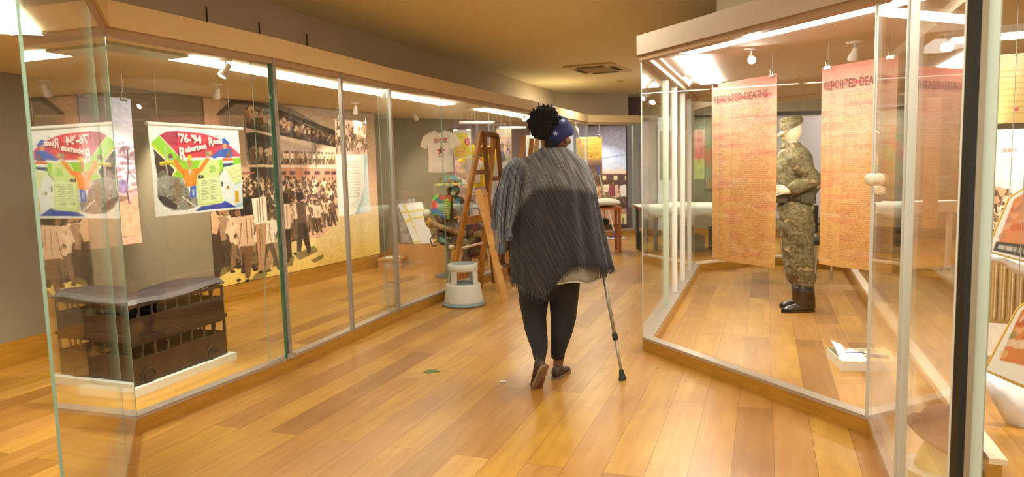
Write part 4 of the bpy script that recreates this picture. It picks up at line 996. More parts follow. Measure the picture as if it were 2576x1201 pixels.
for k, (z, h, m_) in enumerate(((.25, .10, OAKL), (.55, .03, DOWEL), (.85, .09, OAKL), (1.13, .03, DOWEL), (1.38, .05, OAKD), (1.62, .08, OAKL))):
    a = f1 + (tp1 - f1) * (z / tp1.z); b = f2 + (tp2 - f2) * (z / tp2.z); bm = B()
    if h < .04: tube(bm, [a, b], .014, 8); mobj('rung', bm, m_, lad)
    else: beam(bm, a, b, .03, h); mobj('crossbar', bm, m_, lad)
for z in (.35, .8, 1.3):
    a = r1 + (tpr1 - r1) * (z / tpr1.z); b = r2 + (tpr2 - r2) * (z / tpr2.z); bm = B(); beam(bm, a, b, .025, .05); mobj('rear_crossbar', bm, OAKD, lad)
bm = B(); beam(bm, tp1 + V3((.01, .0, -.02)), tp2 + V3((.01, 0, -.04)), .10, .035); mobj('top_plate', bm, OAKD, lad)
p1_ = onz(1272, 752); p2_ = V3((-.16, 8.15, 0)); q1 = ony(1203, 478, 7.50); q2 = ony(1216, 480, 7.85); p3_ = onz(1236, 690); p4_ = onz(1290, 668)
tre = thing('trestle', 'raw pine trestle leaning against the stepladder, one long pale leg forward', 'trestle', (p1_ + p2_) / 2)
for a, b in ((p1_, q1), (p2_, q2)):
    bm = B(); beam(bm, a, b, .065, .03, up=V3((0, 1, 0))); mobj('leg', bm, PINE, tre)
for a, b in (((q1 + V3((-.02, .15, 0))), onz(1238, 735)), ):
    pass
for z in (.30, .42):
    a = p1_ + (q1 - p1_) * (z / q1.z); b = p2_ + (q2 - p2_) * (z / q2.z); bm = B(); tube(bm, [a, (a + b) / 2 - UP * .015, b], .011, 8); mobj('stretcher', bm, DOWEL, tre)
bm = B(); beam(bm, q1 - UP * .03, q2 - UP * .03, .04, .05); mobj('head_block', bm, PINE, tre)
# second ladder, farther down the corridor
g = [onz(1300, 660), onz(1345, 655)]
A1 = ony(1318, 342, 9.0); A2 = ony(1338, 349, 9.2); A3 = ony(1352, 345, 9.4); A4 = ony(1366, 352, 9.6)
lad2 = thing('stepladder', 'second wooden stepladder farther back, its rail tops showing left of the headwrap', 'stepladder', V3((.22, 9.2, 0)))
for a, dx, dy, nm, m_ in ((A1, -.30, -.2, 'front_rail', OAKL), (A2, -.18, .25, 'front_rail', OAKL), (A3, -.25, .1, 'rear_rail', PINE), (A4, .22, .35, 'rear_rail', OAKL)):
    bm = B(); beam(bm, V3((a.x + dx, a.y + dy, 0)), a, .03, .06, up=V3((1, 0, 0))); mobj(nm, bm, m_, lad2)
for z in (.4, .8, 1.2, 1.5):
    a = V3((A1.x - .30 * (1 - z / A1.z), A1.y - .2 * (1 - z / A1.z), z)); b = V3((A2.x - .18 * (1 - z / A2.z), A2.y + .25 * (1 - z / A2.z), z)); bm = B(); beam(bm, a, b, .025, .06); mobj('crossbar', bm, OAKL, lad2)
# step stool
sc_ = (onz(1112, 765) + onz(1216, 765)) / 2; sc_ = V3((-.525, 7.36, 0))
st = thing('step_stool', 'round light grey rolling step stool at the foot of the stepladder', 'step stool', sc_)
GST = mat('light_grey_enamel', 'c9c6bb', .4); GRB = mat('blue_grey_rubber', '7f8c93', .6)
k = 1.0
bm = B(); lathe(bm, [(.0, .012), (.205, .012), (.222, .0), (.226, .02), (.215, .035), (.20, .04)], sc_, 40); mobj('base_ring', bm, GRB, st, smooth=True)
bm = B(); lathe(bm, [(.206, .035), (.205, .05), (.182, .215), (.178, .228), (.165, .232), (.0, .232)], sc_, 40); mobj('lower_drum', bm, GST, st, smooth=True)
bm = B(); lathe(bm, [(.0, .234), (.140, .234), (.140, .240), (.0, .240)], sc_, 32); mobj('lower_tread', bm, GRB, st)
for q in range(4):
    bm = B()
    a = math.radians(45 + 90 * q + 12); c = V3((math.cos(a), math.sin(a), 0)); tt = V3((-c.y, c.x, 0))
    loft(bm, [[sc_ + c * (r_ + dr) + tt * s_ + UP * z for s_, dr in ((-.035, -.008), (.035, -.008), (.035, .006), (-.035, .006))] for r_, z in ((.165, .228), (.155, .32), (.148, .415))], (True, True))
    mobj('upright', bm, GST, st)
bm = B(); lathe(bm, [(.153, .365), (.160, .37), (.156, .43), (.147, .440), (.132, .440), (.128, .425), (.126, .39)], sc_, 40); mobj('upper_ring', bm, GST, st, smooth=True)
bm = B(); lathe(bm, [(.0, .425), (.131, .425), (.131, .4385), (.0, .4385)], sc_, 32); mobj('upper_tread', bm, mat('speckled_tread', '8b9799', .8, c2='6f7c80', vscale=60), st)

# ------------------------------------------------------------------ cardboard, wrapped frames
CARD = mat('brown_cardboard', 'b07a45', .8, var=.06, vscale=5); CARD2 = mat('light_cardboard', 'bd8a52', .8, var=.05, vscale=5)
c0 = onz(947, 674); c1 = onz(1014, 676); u = V3((1, -.08, 0)).normalized(); wv = V3((.1, 1, 0)).normalized()
wd = (c1 - c0).length; bx = thing('flat_box', 'flat brown cardboard box with a sheet of paper on its lid, by the skirting board', 'box', (c0 + c1) / 2)
ux = V3((.30, .95, 0)).normalized(); vx = V3((.95, -.30, 0)).normalized()
cb = onz(952, 676); pA = cb; w_, d_ = .62, .36; ux = V3((.12, .99, 0)).normalized(); vx = V3((.99, -.12, 0)).normalized()
bm = B(); box(bm, pA + vx * (w_ / 2) * .55 + ux * d_ / 2 + UP * .06, (w_ * .55, d_, .12), (vx, ux, UP)); mobj('carton', bm, CARD, bx)
bm = B(); box(bm, pA + vx * (w_ / 2) * .55 + ux * d_ / 2 + UP * .125, (w_ * .57, d_ + .02, .03), (vx, ux, UP)); mobj('lid', bm, CARD2, bx)
bm = B(); box(bm, pA + vx * .17 + ux * .18 + UP * .1435, (.21, .26, .003), (vx, ux, UP)); pp_ = mobj('paper_sheet', bm, mat('white_paper', 'f1ede4', .7)); tag(pp_, 'white paper sheet lying on the flat cardboard box', 'paper')
# big open carton with wrapped frames leaning in it
e0 = onz(1002, 667); ctn = thing('open_carton', 'long open brown cardboard carton holding wrapped frames, below the white T-shirt', 'carton', e0)
e0 = V3((-1.72, 10.6, 0)); uu = V3((.97, -.05, 0)).normalized(); vv = V3((.05, .97, 0)).normalized()
e0 = onz(1003, 664); Lc = (onz(1120, 664) - e0).length
for c, s in ((e0 + uu * Lc / 2 + UP * .15, (Lc, .01, .30)), (e0 + uu * Lc / 2 + vv * .42 + UP * .15, (Lc, .01, .30)), (e0 + uu * .005 + vv * .21 + UP * .15, (.01, .41, .30)), (e0 + uu * (Lc - .005) + vv * .21 + UP * .15, (.01, .41, .30))):
    bm = B(); box(bm, c, s, (uu, vv, UP)); mobj('carton_wall', bm, CARD2, ctn)
bm = B(); box(bm, e0 + uu * Lc / 2 + vv * .21 + UP * .008, (Lc - .02, .40, .012), (uu, vv, UP)); mobj('carton_floor', bm, CARD2, ctn)
TAPE = mat('yellow_tape', 'e6cf6a', .5); WRAP = mat('white_wrapping', 'ebe7e4', .6, bump=.3, bscale=12); BUB = mat('bubble_wrap', 'b5a79e', .3, c2='8a7f78', vscale=14, bump=.8, bscale=40)
def panel4(px4, Ys, th, m, name, label, cat, tapes=()):
    P_ = [ony(x, y, Y) for (x, y), Y in zip(px4, Ys)]; n = (P_[1] - P_[0]).cross(P_[3] - P_[0]).normalized()
    if n.y > 0: n = -n
    t = thing(name, label, cat, min(P_, key=lambda q: q.z)); bm = B(); extrude_poly(bm, P_, -n * th); mobj('wrapping', bm, m, t)
    for (a, b), w_ in tapes:
        f = lambda q: P_[0] + (P_[1] - P_[0]) * q[0] + (P_[3] - P_[0]) * q[1] + n * .002
        bm = B(); beam(bm, f(a), f(b), w_, .003, up=n); mobj('tape', bm, TAPE, t)
    return t
Yb = e0.y
panel4([(1001, 514), (1060, 508), (1090, 612), (1042, 614)], [Yb + .32, Yb + .30, Yb + .09, Yb + .12], .05, WRAP, 'wrapped_frame', 'white wrapped frame crossed with yellow tape, leaning in the open carton', 'wrapped frame', [(((.25, 0), (.33, 1)), .03), (((0, .22), (1, .20)), .03), (((0, .44), (1, .36)), .05), (((.0, .96), (1, .97)), .03)])
panel4([(997, 505), (1044, 500), (1040, 612), (1012, 613)], [Yb + .42, Yb + .40, Yb + .24, Yb + .26], .04, BUB, 'wrapped_frame', 'grey bubble-wrapped frame behind the yellow-taped one', 'wrapped frame')

# ------------------------------------------------------------------ multicoloured figure sculpture
import itertools
fg0 = onz(1128, 694); FY = fg0.y
def fp(x, y, dy=0.0): return ony(x, y, FY + dy)
def patch_mat(name, cols, sc=14):
    m = bpy.data.materials.new(name); m.use_nodes = True; nt = m.node_tree; N = nt.nodes; L = nt.links; p = N['Principled BSDF']; p.inputs['Roughness'].default_value = .5
    tc = N.new('ShaderNodeTexCoord'); v = N.new('ShaderNodeTexVoronoi'); v.inputs['Scale'].default_value = sc; L.new(tc.outputs['Object'], v.inputs['Vector'])
    sx = N.new('ShaderNodeSeparateColor'); L.new(v.outputs['Color'], sx.inputs[0]); r = N.new('ShaderNodeValToRGB'); r.color_ramp.interpolation = 'CONSTANT'; L.new(sx.outputs[0], r.inputs[0])
    e = r.color_ramp.elements; e[0].color = (*lin(cols[0]), 1); e[1].color = (*lin(cols[-1]), 1); e[1].position = (len(cols) - 1) / len(cols)
    for i, c in enumerate(cols[1:-1], 1): k = e.new(i / len(cols)); k.color = (*lin(c), 1)
    L.new(r.outputs[0], p.inputs['Base Color']); return m
PMA = patch_mat('patchwork_paint_warm', ['c2402c', '3f8a3a', '2f66a8', '6cc03a', 'd9b02c', '2a6f6a', 'b8502c'], 12)
PMB = patch_mat('patchwork_paint_blue', ['2f5f8f', '3f7fa0', '5a4630', '2d3a2c', 'c8a83a', '6a8f7a'], 16)
PMC = patch_mat('cap_patchwork', ['7a6a4a', '4f8a90', 'b8a060', '8a5a3a', '5a9aa0', '6a7a4a'], 26)
FLD = mat('figure_dark_brown', '4a3222', .6, var=.2, vscale=12)
fig = thing('figure_sculpture', 'sculpture of a capped figure in bright patchwork colours, in front of the open carton', 'sculpture', V3((fg0.x, FY, 0)))
# body: one continuous figure (head, trunk, arms, bent legs)
J = {'pel': (fp(1128, 575), .11), 'wst': (fp(1130, 545), .11), 'chs': (fp(1134, 512), .135), 'nek': (fp(1138, 492), .055), 'jaw': (fp(1136, 482), .07), 'hed': (fp(1137, 470), .075),
     'shR': (fp(1112, 505), .06), 'elR': (fp(1098, 540, -.1), .05), 'haR': (fp(1112, 562, -.3), .04), 'shL': (fp(1160, 505), .06), 'elL': (fp(1176, 540, -.08), .05), 'haL': (fp(1160, 566, -.3), .04),
     'knR': (fp(1108, 585, -.34), .07), 'ftR': (fp(1118, 618, -.30), .05), 'knL': (fp(1150, 590, -.30), .07), 'ftL': (fp(1138, 628, -.36), .05)}
skin('body', J, [('pel', 'wst'), ('wst', 'chs'), ('chs', 'nek'), ('nek', 'jaw'), ('jaw', 'hed'), ('chs', 'shR'), ('shR', 'elR'), ('elR', 'haR'), ('chs', 'shL'), ('shL', 'elL'), ('elL', 'haL'), ('pel', 'knR'), ('knR', 'ftR'), ('pel', 'knL'), ('knL', 'ftL')], FLD, fig)
bm = B(); c = fp(1114, 518, -.17); 
loft(bm, [[fp(x, y, -.16 + d) for d in (0, .06) for x, y in (pts if d == 0 else pts[::-1])] for pts in (([(1088, 492), (1110, 490)]), ([(1088, 500), (1110, 498)]))]) if 0 else None
extrude_poly(bm, [fp(x, y, -.19) for x, y in ((1089, 492), (1106, 489), (1108, 545), (1084, 540))], V3((0, .07, 0)))
extrude_poly(bm, [fp(x, y, -.21) for x, y in ((1107, 492), (1136, 492), (1130, 552), (1106, 546))], V3((0, .08, 0))); mobj('patchwork_jacket', bm, PMA, fig)
bm = B(); extrude_poly(bm, [fp(x, y, -.17) for x, y in ((1138, 498), (1156, 500), (1160, 545), (1142, 552))], V3((0, .06, 0))); ball(bm, fp(1146, 480, -.06), .06, .05, .07); mobj('blue_side', bm, PMB, fig)
bm = B(); ball(bm, fp(1134, 458, .0), .155, .15, .09, f=lambda q: V3((q.x, q.y, max(q.z, -.02))))
def cap_f(q): return q
mobj('cap', bm, PMC, fig); bm = B(); lathe(bm, [(.0, 0), (.16, 0), (.22, -.02), (.22, -.012), (.16, .012), (0, .012)], fp(1132, 463, -.05), 24, sy=.8); mobj('cap_brim', bm, mat('yellow_brim', 'c9a836', .6, c2='4f8a7a', vscale=20), fig)
bm = B()
for i in range(7):
    c = fp(1122, 505 + i * 6, -.225); box(bm, c, (.07, .02, .014))
mobj('rib_bars', bm, mat('yellow_green_bars', 'b9b32c', .5), fig)
bm = B(); tube(bm, [fp(1085, 562, -.36), fp(1110, 572, -.38), fp(1150, 585, -.36), fp(1172, 590, -.34)], .038, 10)
mobj('cross_arm', bm, mat('banded_brown', '5a3020', .5, c2='a98a5a', vscale=18), fig)
bm = B(); tube(bm, [fp(1094, 588, -.3), fp(1082, 602, -.28), fp(1088, 620, -.3), fp(1098, 618, -.3)], .01, 8); mobj('curled_wire', bm, FLD, fig)
bm = B(); tube(bm, [fp(1104, 600, -.36), fp(1130, 618, -.4), fp(1137, 622, -.4)], [.05, .035, .03], 10); mobj('trouser_leg', bm, PMB, fig)
bm = B(); ball(bm, fp(1136, 622, -.42), .045, .03, .03); ball(bm, fp(1140, 487, -.10), .035); mobj('pale_hand', bm, mat('pale_cream', 'e2d6a8', .5), fig)
bm = B(); ball(bm, fp(1074, 537, -.28), .055); mobj('pale_ball', bm, mat('pale_green_glaze', 'b9c0a4', .35), fig)
bm = B(); tube(bm, [fp(1074, 545, -.28), fp(1080, 560, -.3), fp(1090, 572, -.3)], [.04, .06, .05], 10); mobj('shoulder_arm', bm, mat('ochre_glaze', 'a8782c', .5, c2='5a4424', vscale=12), fig)
bm = B(); box(bm, fp(1092, 520, -.2) + UP * .0, (.10, .05, .0001)); bm.free()
bm = B(); tube(bm, [fp(1092, 492, -.2), fp(1094, 462, -.2)], .004, 6); mobj('antenna', bm, STEEL, fig)
bm = B(); b0 = V3((fp(1128, 694).x, FY - .02, 0)); lathe(bm, [(0, .001), (.17, .001), (.17, .02), (.03, .03), (.03, .05)], b0, 24); mobj('stand_base', bm, mat('steel_grey_stand', '7d8784', .5), fig)
bm = B(); tube(bm, [b0 + UP * .03, (fp(1128, 600).x, FY - .02, fp(1128, 600).z)], .035, 12); mobj('stand_pole', bm, mat('steel_grey_stand', '7d8784', .5), fig)
# jumble of coloured material behind the ladder (a second, lower sculpture)
gX = onz(1200, 690); GY = 10.0
def gp(x, y, dy=0.0): return ony(x, y, GY + dy)
fig2 = thing('figure_sculpture', 'lower dark and crimson figure sculpture seen between the stepladder rails', 'sculpture', V3((gp(1195, 640).x, GY, 0)))
J = {'pel': (gp(1195, 625), .13), 'chs': (gp(1192, 580), .15), 'hed': (gp(1188, 545), .08), 'a1': (gp(1170, 590, -.1), .06), 'a2': (gp(1162, 625, -.2), .05), 'b1': (gp(1220, 590, -.1), .06), 'b2': (gp(1230, 625, -.2), .05), 'l1': (gp(1175, 645, -.2), .08), 'l2': (V3((gp(1172, 680).x, GY - .2, .05)), .06), 'm1': (gp(1215, 645, -.2), .08), 'm2': (V3((gp(1220, 680).x, GY - .2, .05)), .06)}
skin('body', J, [('pel', 'chs'), ('chs', 'hed'), ('chs', 'a1'), ('a1', 'a2'), ('chs', 'b1'), ('b1', 'b2'), ('pel', 'l1'), ('l1', 'l2'), ('pel', 'm1'), ('m1', 'm2')], patch_mat('dark_crimson_patchwork', ['4a2430', '7a2436', '33304a', '5a4a34', 'b8a070', '2a2226'], 9), fig2)
bm = B(); ball(bm, gp(1168, 618, -.34), .07, .06, .10); mobj('woven_patch', bm, mat('cream_weave', 'c9c0a0', .8, c2='8a7f60', vscale=30), fig2)

# ------------------------------------------------------------------ far end of the corridor: mop, cloth-covered trestle table
mb = onz(1548, 602); mt = ony(1502, 418, mb.y + .9)
mp_ = thing('floor_mop', 'flat mop with a long pale handle and blue ends, leaning at the corridor end', 'mop', mb)
dm = (mt - mb)
bm = B(); tube(bm, [mb + UP * .06, mb + dm * .88], .014, 8); mobj('handle', bm, mat('pale_mop_handle', 'b9b0a2', .4), mp_)
BLU = mat('blue_plastic', '2a3f9a', .4)
bm = B(); tube(bm, [mb + dm * .87, mt], .020, 8); mobj('grip', bm, BLU, mp_)
bm = B(); tube(bm, [mb + UP * .05, mb + UP * .05 + dm * .07], .025, 8); box(bm, mb + UP * .045, (.25, .09, .02)); mobj('mop_joint', bm, BLU, mp_)
bm = B(); lathe(bm, [(0, .002), (.20, .002), (.21, .015), (.18, .035), (0, .038)], V3((mb.x, mb.y, 0)), 24, sy=.55); mobj('mop_pad', bm, mat('mop_fibre', 'cfc8bd', .9, bump=.6), mp_)
tY = 11.6; tc_ = ony(1520, 520, tY)
tb_ = thing('side_table', 'narrow wooden table under a bundled white cloth, right of the person', 'table', V3((tc_.x - .05, tY, 0)))
zt = ony(1520, 508, tY).z
ORW = mat('orange_wood', 'b3652a', .45)
cX = ony(1512, 520, tY).x
bm = B(); box(bm, (cX, tY, zt - .10), (.62, .5, .035)); mobj('table_top', bm, ORW, tb_)
for sx_ in (-.27, .27):
    for sy_ in (-.2, .2):
        bm = B(); beam(bm, (cX + sx_, tY + sy_, 0), (cX + sx_, tY + sy_, zt - .11), .045, .045); mobj('leg', bm, ORW, tb_)
bm = B(); ball(bm, (cX + .04, tY, zt - .015), .28, .22, .068); 
for v in bm.verts: v.co += noise.noise_vector(v.co * 9) * .02
for v in bm.verts: v.co.z = max(v.co.z, zt - .0815)
o = mobj('bundled_cloth', bm, mat('white_cloth_far', 'ded8cf', .85), smooth=True); tag(o, 'bundled white cloth on the narrow wooden table at the corridor end', 'cloth')
bm = B(); ball(bm, (cX + .02, tY - .32, zt - .30), .07, .05, .06); o = mobj('black_bag', bm, mat('black_fabric', '161413', .8)); o2 = B(); tube(o2, [(cX + .02, tY - .32, zt - .25), (cX + .02, tY - .285, zt - .12)], .008, 6); mobj('strap', o2, BLACKP, o); tag(o, 'small black bag hanging from the front of the narrow wooden table', 'bag')
# blue-grey cabinet block low at left of mop
# ------------------------------------------------------------------ ceiling air-conditioning cassette
c4 = [onz(1420, 166, 2.868), onz(1543, 155, 2.868), onz(1598, 178, 2.868), onz(1458, 186, 2.868)]
cc = sum(c4, V3()) / 4; ux = (c4[1] - c4[0]); ux.z = 0; Lx = ux.length; ux.normalize(); uy = V3((-ux.y, ux.x, 0)); Ly = 1.05
ac = thing('air_conditioner', 'square cream ceiling air-conditioning cassette with dark slots', 'air conditioner', V3((cc.x, cc.y, 2.868)))
bm = B(); box(bm, (cc.x, cc.y, 2.857), (Lx * 1.0, Ly, .024), (ux, uy, UP)); bmesh.ops.bevel(bm, geom=bm.edges[:], offset=.008, segments=2); mobj('frame', bm, mat('cream_plastic', 'd6bf92', .5), ac)
DS = mat('dark_slot', '2c2317', .8)
bm = B(); box(bm, (cc.x, cc.y, 2.842), (Lx * .52, Ly * .52, .012), (ux, uy, UP))
mobj('intake_grille', bm, mat('tan_grille', 'a88f60', .7, var=.1, vscale=60), ac)
for s, ax, o_, ln in ((1, 'y', .36, .55), (-1, 'y', .36, .55), (1, 'x', .37, .45), (-1, 'x', .37, .45)):
    bm = B()
    if ax == 'y': box(bm, V3((cc.x, cc.y, 2.843)) + uy * (s * o_ * Ly), (Lx * ln, .07, .006), (ux, uy, UP))
    else: box(bm, V3((cc.x, cc.y, 2.843)) + ux * (s * o_ * Lx), (.08, Ly * ln, .006), (ux, uy, UP))
    mobj('air_slot', bm, DS, ac)
sd = onz(1560, 203, 2.868); bm = B(); lathe(bm, [(0, 2.835), (.045, 2.838), (.055, 2.855), (.055, 2.869)], (sd.x, sd.y, 0), 20); o = mobj('smoke_detector', bm, mat('cream_plastic', 'd6bf92', .5)); tag(o, 'small round cream smoke detector on the ceiling beyond the air conditioner', 'smoke detector')
# small conduits and sockets on the bulkhead above the fascia
for (x, y), lab in (((512, 38), 'left of the three'), ((645, 75), 'middle of the three'), ((765, 103), 'right of the three')):
    bk = V3((*BK[2], 0)); n_ = V3((math.cos(math.radians(-19.5)), math.sin(math.radians(-19.5)), 0)); p = onplane(x, y, bk, V3((.94, -.34, 0)))
    p += V3((.94, -.34, 0)) * .03
    t = thing('cable_stub', 'thin dark cable stub with socket on the bulkhead, ' + lab, 'cable', V3((p.x, p.y, 2.376)))
    bm = B(); tube(bm, [(p.x, p.y, 2.376), (p.x, p.y, p.z + .06)], .006, 6); mobj('conduit', bm, BLACKP, t)
    if x != 645:
        bm = B(); box(bm, V3((p.x, p.y, 2.42)) + V3((.02, .13, 0)), (.03, .07, .07), (V3((.94, -.34, 0)), V3((.34, .94, 0)), UP)); mobj('socket', bm, mat('grey_socket', '8c7a5c', .6), t)
# ------------------------------------------------------------------ person walking away with a crutch
PY = 4.72
def P_(x, y, dy=0.0): return ony(x, y, PY + dy)
SK = mat('brown_skin', '6b402c', .55, var=.06, vscale=20)
per = thing('person', 'person in a two-tone grey shawl, black leggings and blue headwrap walking away with a crutch', 'person', V3((P_(1390, 900).x, PY, 0)))
anL = P_(1357, 905, -.20); anR = P_(1404, 905, .0)
J = {'pel': (P_(1382, 690), .15), 'wst': (P_(1382, 600), .155), 'chs': (P_(1385, 480), .17), 'shc': (P_(1388, 415), .10), 'nek': (P_(1392, 385, .01), .062), 'nk2': (P_(1398, 368, .02), .062), 'hd1': (P_(1399, 348, .03), .085), 'hd2': (P_(1396, 322, .02), .095),
     'hpL': (P_(1352, 705), .115), 'knL': (P_(1345, 795, .02), .058), 'cfL': (P_(1350, 840, -.05), .046), 'anL': (anL, .036), 'hlL': (P_(1362, 925, -.27), .036), 'toL': (P_(1352, 985, -.19), .032),
     'hpR': (P_(1415, 705), .11), 'knR': (P_(1418, 795, .05), .058), 'cfR': (P_(1413, 840, .03), .046), 'anR': (P_(1404, 915, .02), .036), 'hlR': (P_(1402, 940, .0), .038), 'toR': (P_(1424, 938, .16), .030),
     'sL': (P_(1318, 432), .075), 'eL': (P_(1272, 545, -.02), .052), 'wL': (P_(1262, 625, .06), .032), 'pL': (P_(1261, 645, .08), .036),
     'sR': (P_(1458, 436), .06), 'eR': (P_(1480, 555, .04), .045), 'wR': (P_(1513, 655, .10), .032), 'pR': (P_(1516, 672, .14), .034)}
E_ = [('pel', 'wst'), ('wst', 'chs'), ('chs', 'shc'), ('shc', 'nek'), ('nek', 'nk2'), ('nk2', 'hd1'), ('hd1', 'hd2'),
      ('pel', 'hpL'), ('hpL', 'knL'), ('knL', 'cfL'), ('cfL', 'anL'), ('anL', 'hlL'), ('hlL', 'toL'), ('pel', 'hpR'), ('hpR', 'knR'), ('knR', 'cfR'), ('cfR', 'anR'), ('anR', 'hlR'), ('hlR', 'toR'),
      ('shc', 'sL'), ('sL', 'eL'), ('eL', 'wL'), ('wL', 'pL'), ('shc', 'sR'), ('sR', 'eR'), ('eR', 'wR'), ('wR', 'pR')]
def fingers(J, E, key, base, down, side, curl, n5, r=.0085, s=1.0):
    """four fingers of unequal length and a thumb rooted in the palm"""
    for i, ln in enumerate((.070, .078, .073, .058)):
        b0 = base + side * ((i - 1.5) * .019 * s) + down * .03 * s
        c1 = b0 + (down * .55 + curl * .25).normalized() * ln * .45 * s; c2 = c1 + (down * .45 + curl * .8).normalized() * ln * .35 * s; c3 = c2 + (down * .05 + curl).normalized() * ln * .25 * s
        ks = [f'{key}{i}{c}' for c in 'abcd']
        for k_, p_, rr in zip(ks, (b0, c1, c2, c3), (r * 1.1, r, r * .92, r * .8)): J[k_] = (p_, rr * s)
        E += [(key, ks[0]), (ks[0], ks[1]), (ks[1], ks[2]), (ks[2], ks[3])]
    t0 = base + n5 * .030 * s - down * .005 * s; t1 = t0 + (n5 * .5 + down * .8 + curl * .3).normalized() * .032 * s; t2 = t1 + (down * .9 + curl * .5).normalized() * .026 * s
    for k_, p_, rr in ((key + 't0', t0, .012), (key + 't1', t1, .0105), (key + 't2', t2, .009)): J[k_] = (p_, rr * s)
    E += [(key, key + 't0'), (key + 't0', key + 't1'), (key + 't1', key + 't2')]
X_ = V3((1, 0, 0)); Y_ = V3((0, 1, 0))
fingers(J, E_, 'pL', J['pL'][0], (-UP * .9 + Y_ * .2).normalized(), V3((.35, .93, 0)), X_ * .9 + UP * -.1, Y_)
fingers(J, E_, 'pR', J['pR'][0], (-UP * .4 + Y_ * .6).normalized(), V3((.9, -.1, -.2)).normalized(), -UP * .6 - Y_ * .6, -X_)
body = skin('body', J, E_, SK, per, 2)
# face, turned to the right
hc = P_(1402, 345, .03)
fd = V3((.62, .78, 0)).normalized(); fs = V3((.78, -.62, 0)).normalized()
bm = B()
def headf(q):
    f = q.dot(fd); z = q.z; q2 = q.copy()
    if f > 0.02: q2 -= fd * (max(0, -z - .01) * .15)
    return q2
ball(bm, hc, .082, .085, .115, f=headf)
ball(bm, hc + fd * .088 - UP * .012, .014, .016, .020)                      # nose
ball(bm, hc + fd * .080 - UP * .050 , .022, .020, .009); ball(bm, hc + fd * .078 - UP * .062, .020, .018, .009)      # lips
ball(bm, hc + fd * .066 - UP * .088, .026, .026, .022)                     # chin
for s in (-1, 1):
    ball(bm, hc + fd * .062 + fs * s * .040 - UP * .028, .024, .022, .024)                          # cheeks
    ball(bm, hc + fd * .070 + fs * s * .032 + UP * .012, .013, .013, .010)
ear = hc + fs * .078 - UP * .012 - fd * .01
for sgn in (1, -1):
    lathe(bm, [(0, -.004), (.018, -.006), (.024, 0), (.018, .006), (.010, .002), (0, .002)], hc + fs * sgn * .082 - UP * .012 - fd * .012, 16, (fd, UP, fs * sgn), sy=1.45)
mobj('face', bm, SK, per, smooth=True)
bm = B()
for s in (-1, 1): ball(bm, hc + fd * .078 + fs * s * .032 + UP * .012, .009, .009, .007)
mobj('eyes', bm, mat('eye_white', 'e8e2d8', .3), per)
HAIR = mat('black_afro_hair', '120d0a', .95, bump=1.0, bscale=70)
bm = B(); bc = P_(1369, 309, -.02)
r_ = bmesh.ops.create_icosphere(bm, subdivisions=6, radius=1)
for v in r_['verts']:
    d = v.co.normalized(); n1 = noise.noise(d * 2.6 + V3((4, 1, 7))); n2 = noise.noise(d * 9); n3 = noise.noise(d * 28)
    rr = 1 + .14 * n1 + .09 * abs(n2) + .10 * abs(n3)
    v.co = bc + V3((d.x * .098, d.y * .094, d.z * .104)) * rr
mobj('hair_puff', bm, HAIR, per, smooth=False)
bm = B(); tufts = random.Random(4)
for i in range(700):
    th = tufts.random() * 2 * math.pi; ph = math.acos(2 * tufts.random() - 1); d = V3((math.sin(ph) * math.cos(th), math.sin(ph) * math.sin(th), math.cos(ph)))
    p0 = bc + V3((d.x * .090, d.y * .088, d.z * .096)); s1 = V3((tufts.gauss(0, 1), tufts.gauss(0, 1), tufts.gauss(0, 1))) * .012
    tube(bm, [p0, p0 + d * .008 + s1 * .4, p0 + d * .009 + s1 * .7, p0 + d * .004 + s1 * 1.0], [.006, .006, .005, .003], 4)
tag(mobj('hair_curls', bm, HAIR, per), kind='stuff')
bm = B(); ball(bm, P_(1388, 362, -.03), .050, .040, .045); mobj('nape_hair', bm, HAIR, per)
# headwrap, blue with pale figures
def wrap_mat():
    m = bpy.data.materials.new('blue_printed_wrap'); m.use_nodes = True; nt = m.node_tree; N = nt.nodes; L = nt.links; p = N['Principled BSDF']; p.inputs['Roughness'].default_value = .75
    tc = N.new('ShaderNodeTexCoord'); v = N.new('ShaderNodeTexVoronoi'); v.inputs['Scale'].default_value = 20; v.inputs['Randomness'].default_value = .8; nz = N.new('ShaderNodeTexNoise'); nz.inputs['Scale'].default_value = 30
    ad = N.new('ShaderNodeMixRGB'); ad.inputs[0].default_value = .035; L.new(tc.outputs['Object'], ad.inputs[1]); L.new(nz.outputs['Color'], ad.inputs[2]); L.new(ad.outputs[0], v.inputs['Vector'])
    r = N.new('ShaderNodeValToRGB'); L.new(v.outputs['Distance'], r.inputs[0]); e = r.color_ramp.elements
    e[0].color = (*lin('b9bfd8'), 1); e[0].position = .16; e[1].color = (*lin('1f2b78'), 1); e[1].position = .30; k = e.new(.6); k.color = (*lin('141c58'), 1)
    L.new(r.outputs[0], p.inputs['Base Color']); return m
bm = B(); rings = []
axw = (V3((-.50, -.25, .83))).normalized()        # wrap leans back towards the puff
wx = axw.cross(V3((0, 1, 0))).normalized(); wy = wx.cross(axw)
wc = P_(1403, 331, .01)
for i, (h, r) in enumerate(((-.052, .086), (-.046, .097), (-.02, .103), (.01, .100), (.035, .093), (.058, .080), (.074, .066), (.078, .05))):
    ring = []
    for k in range(48):
        a = 2 * math.pi * k / 48; rr = r * (1 + .028 * math.sin(a * 5 + i * 1.3) + .012 * math.sin(a * 13 + i * 2))
        ring.append(wc + wx * (rr * math.cos(a) * .98) + wy * (rr * math.sin(a) * 1.03) + axw * (h + .010 * math.sin(a * 3 + i)))
    rings.append(ring)
loft(bm, rings, (False, True))
mobj('headwrap', bm, wrap_mat(), per, smooth=True)
bm = B()
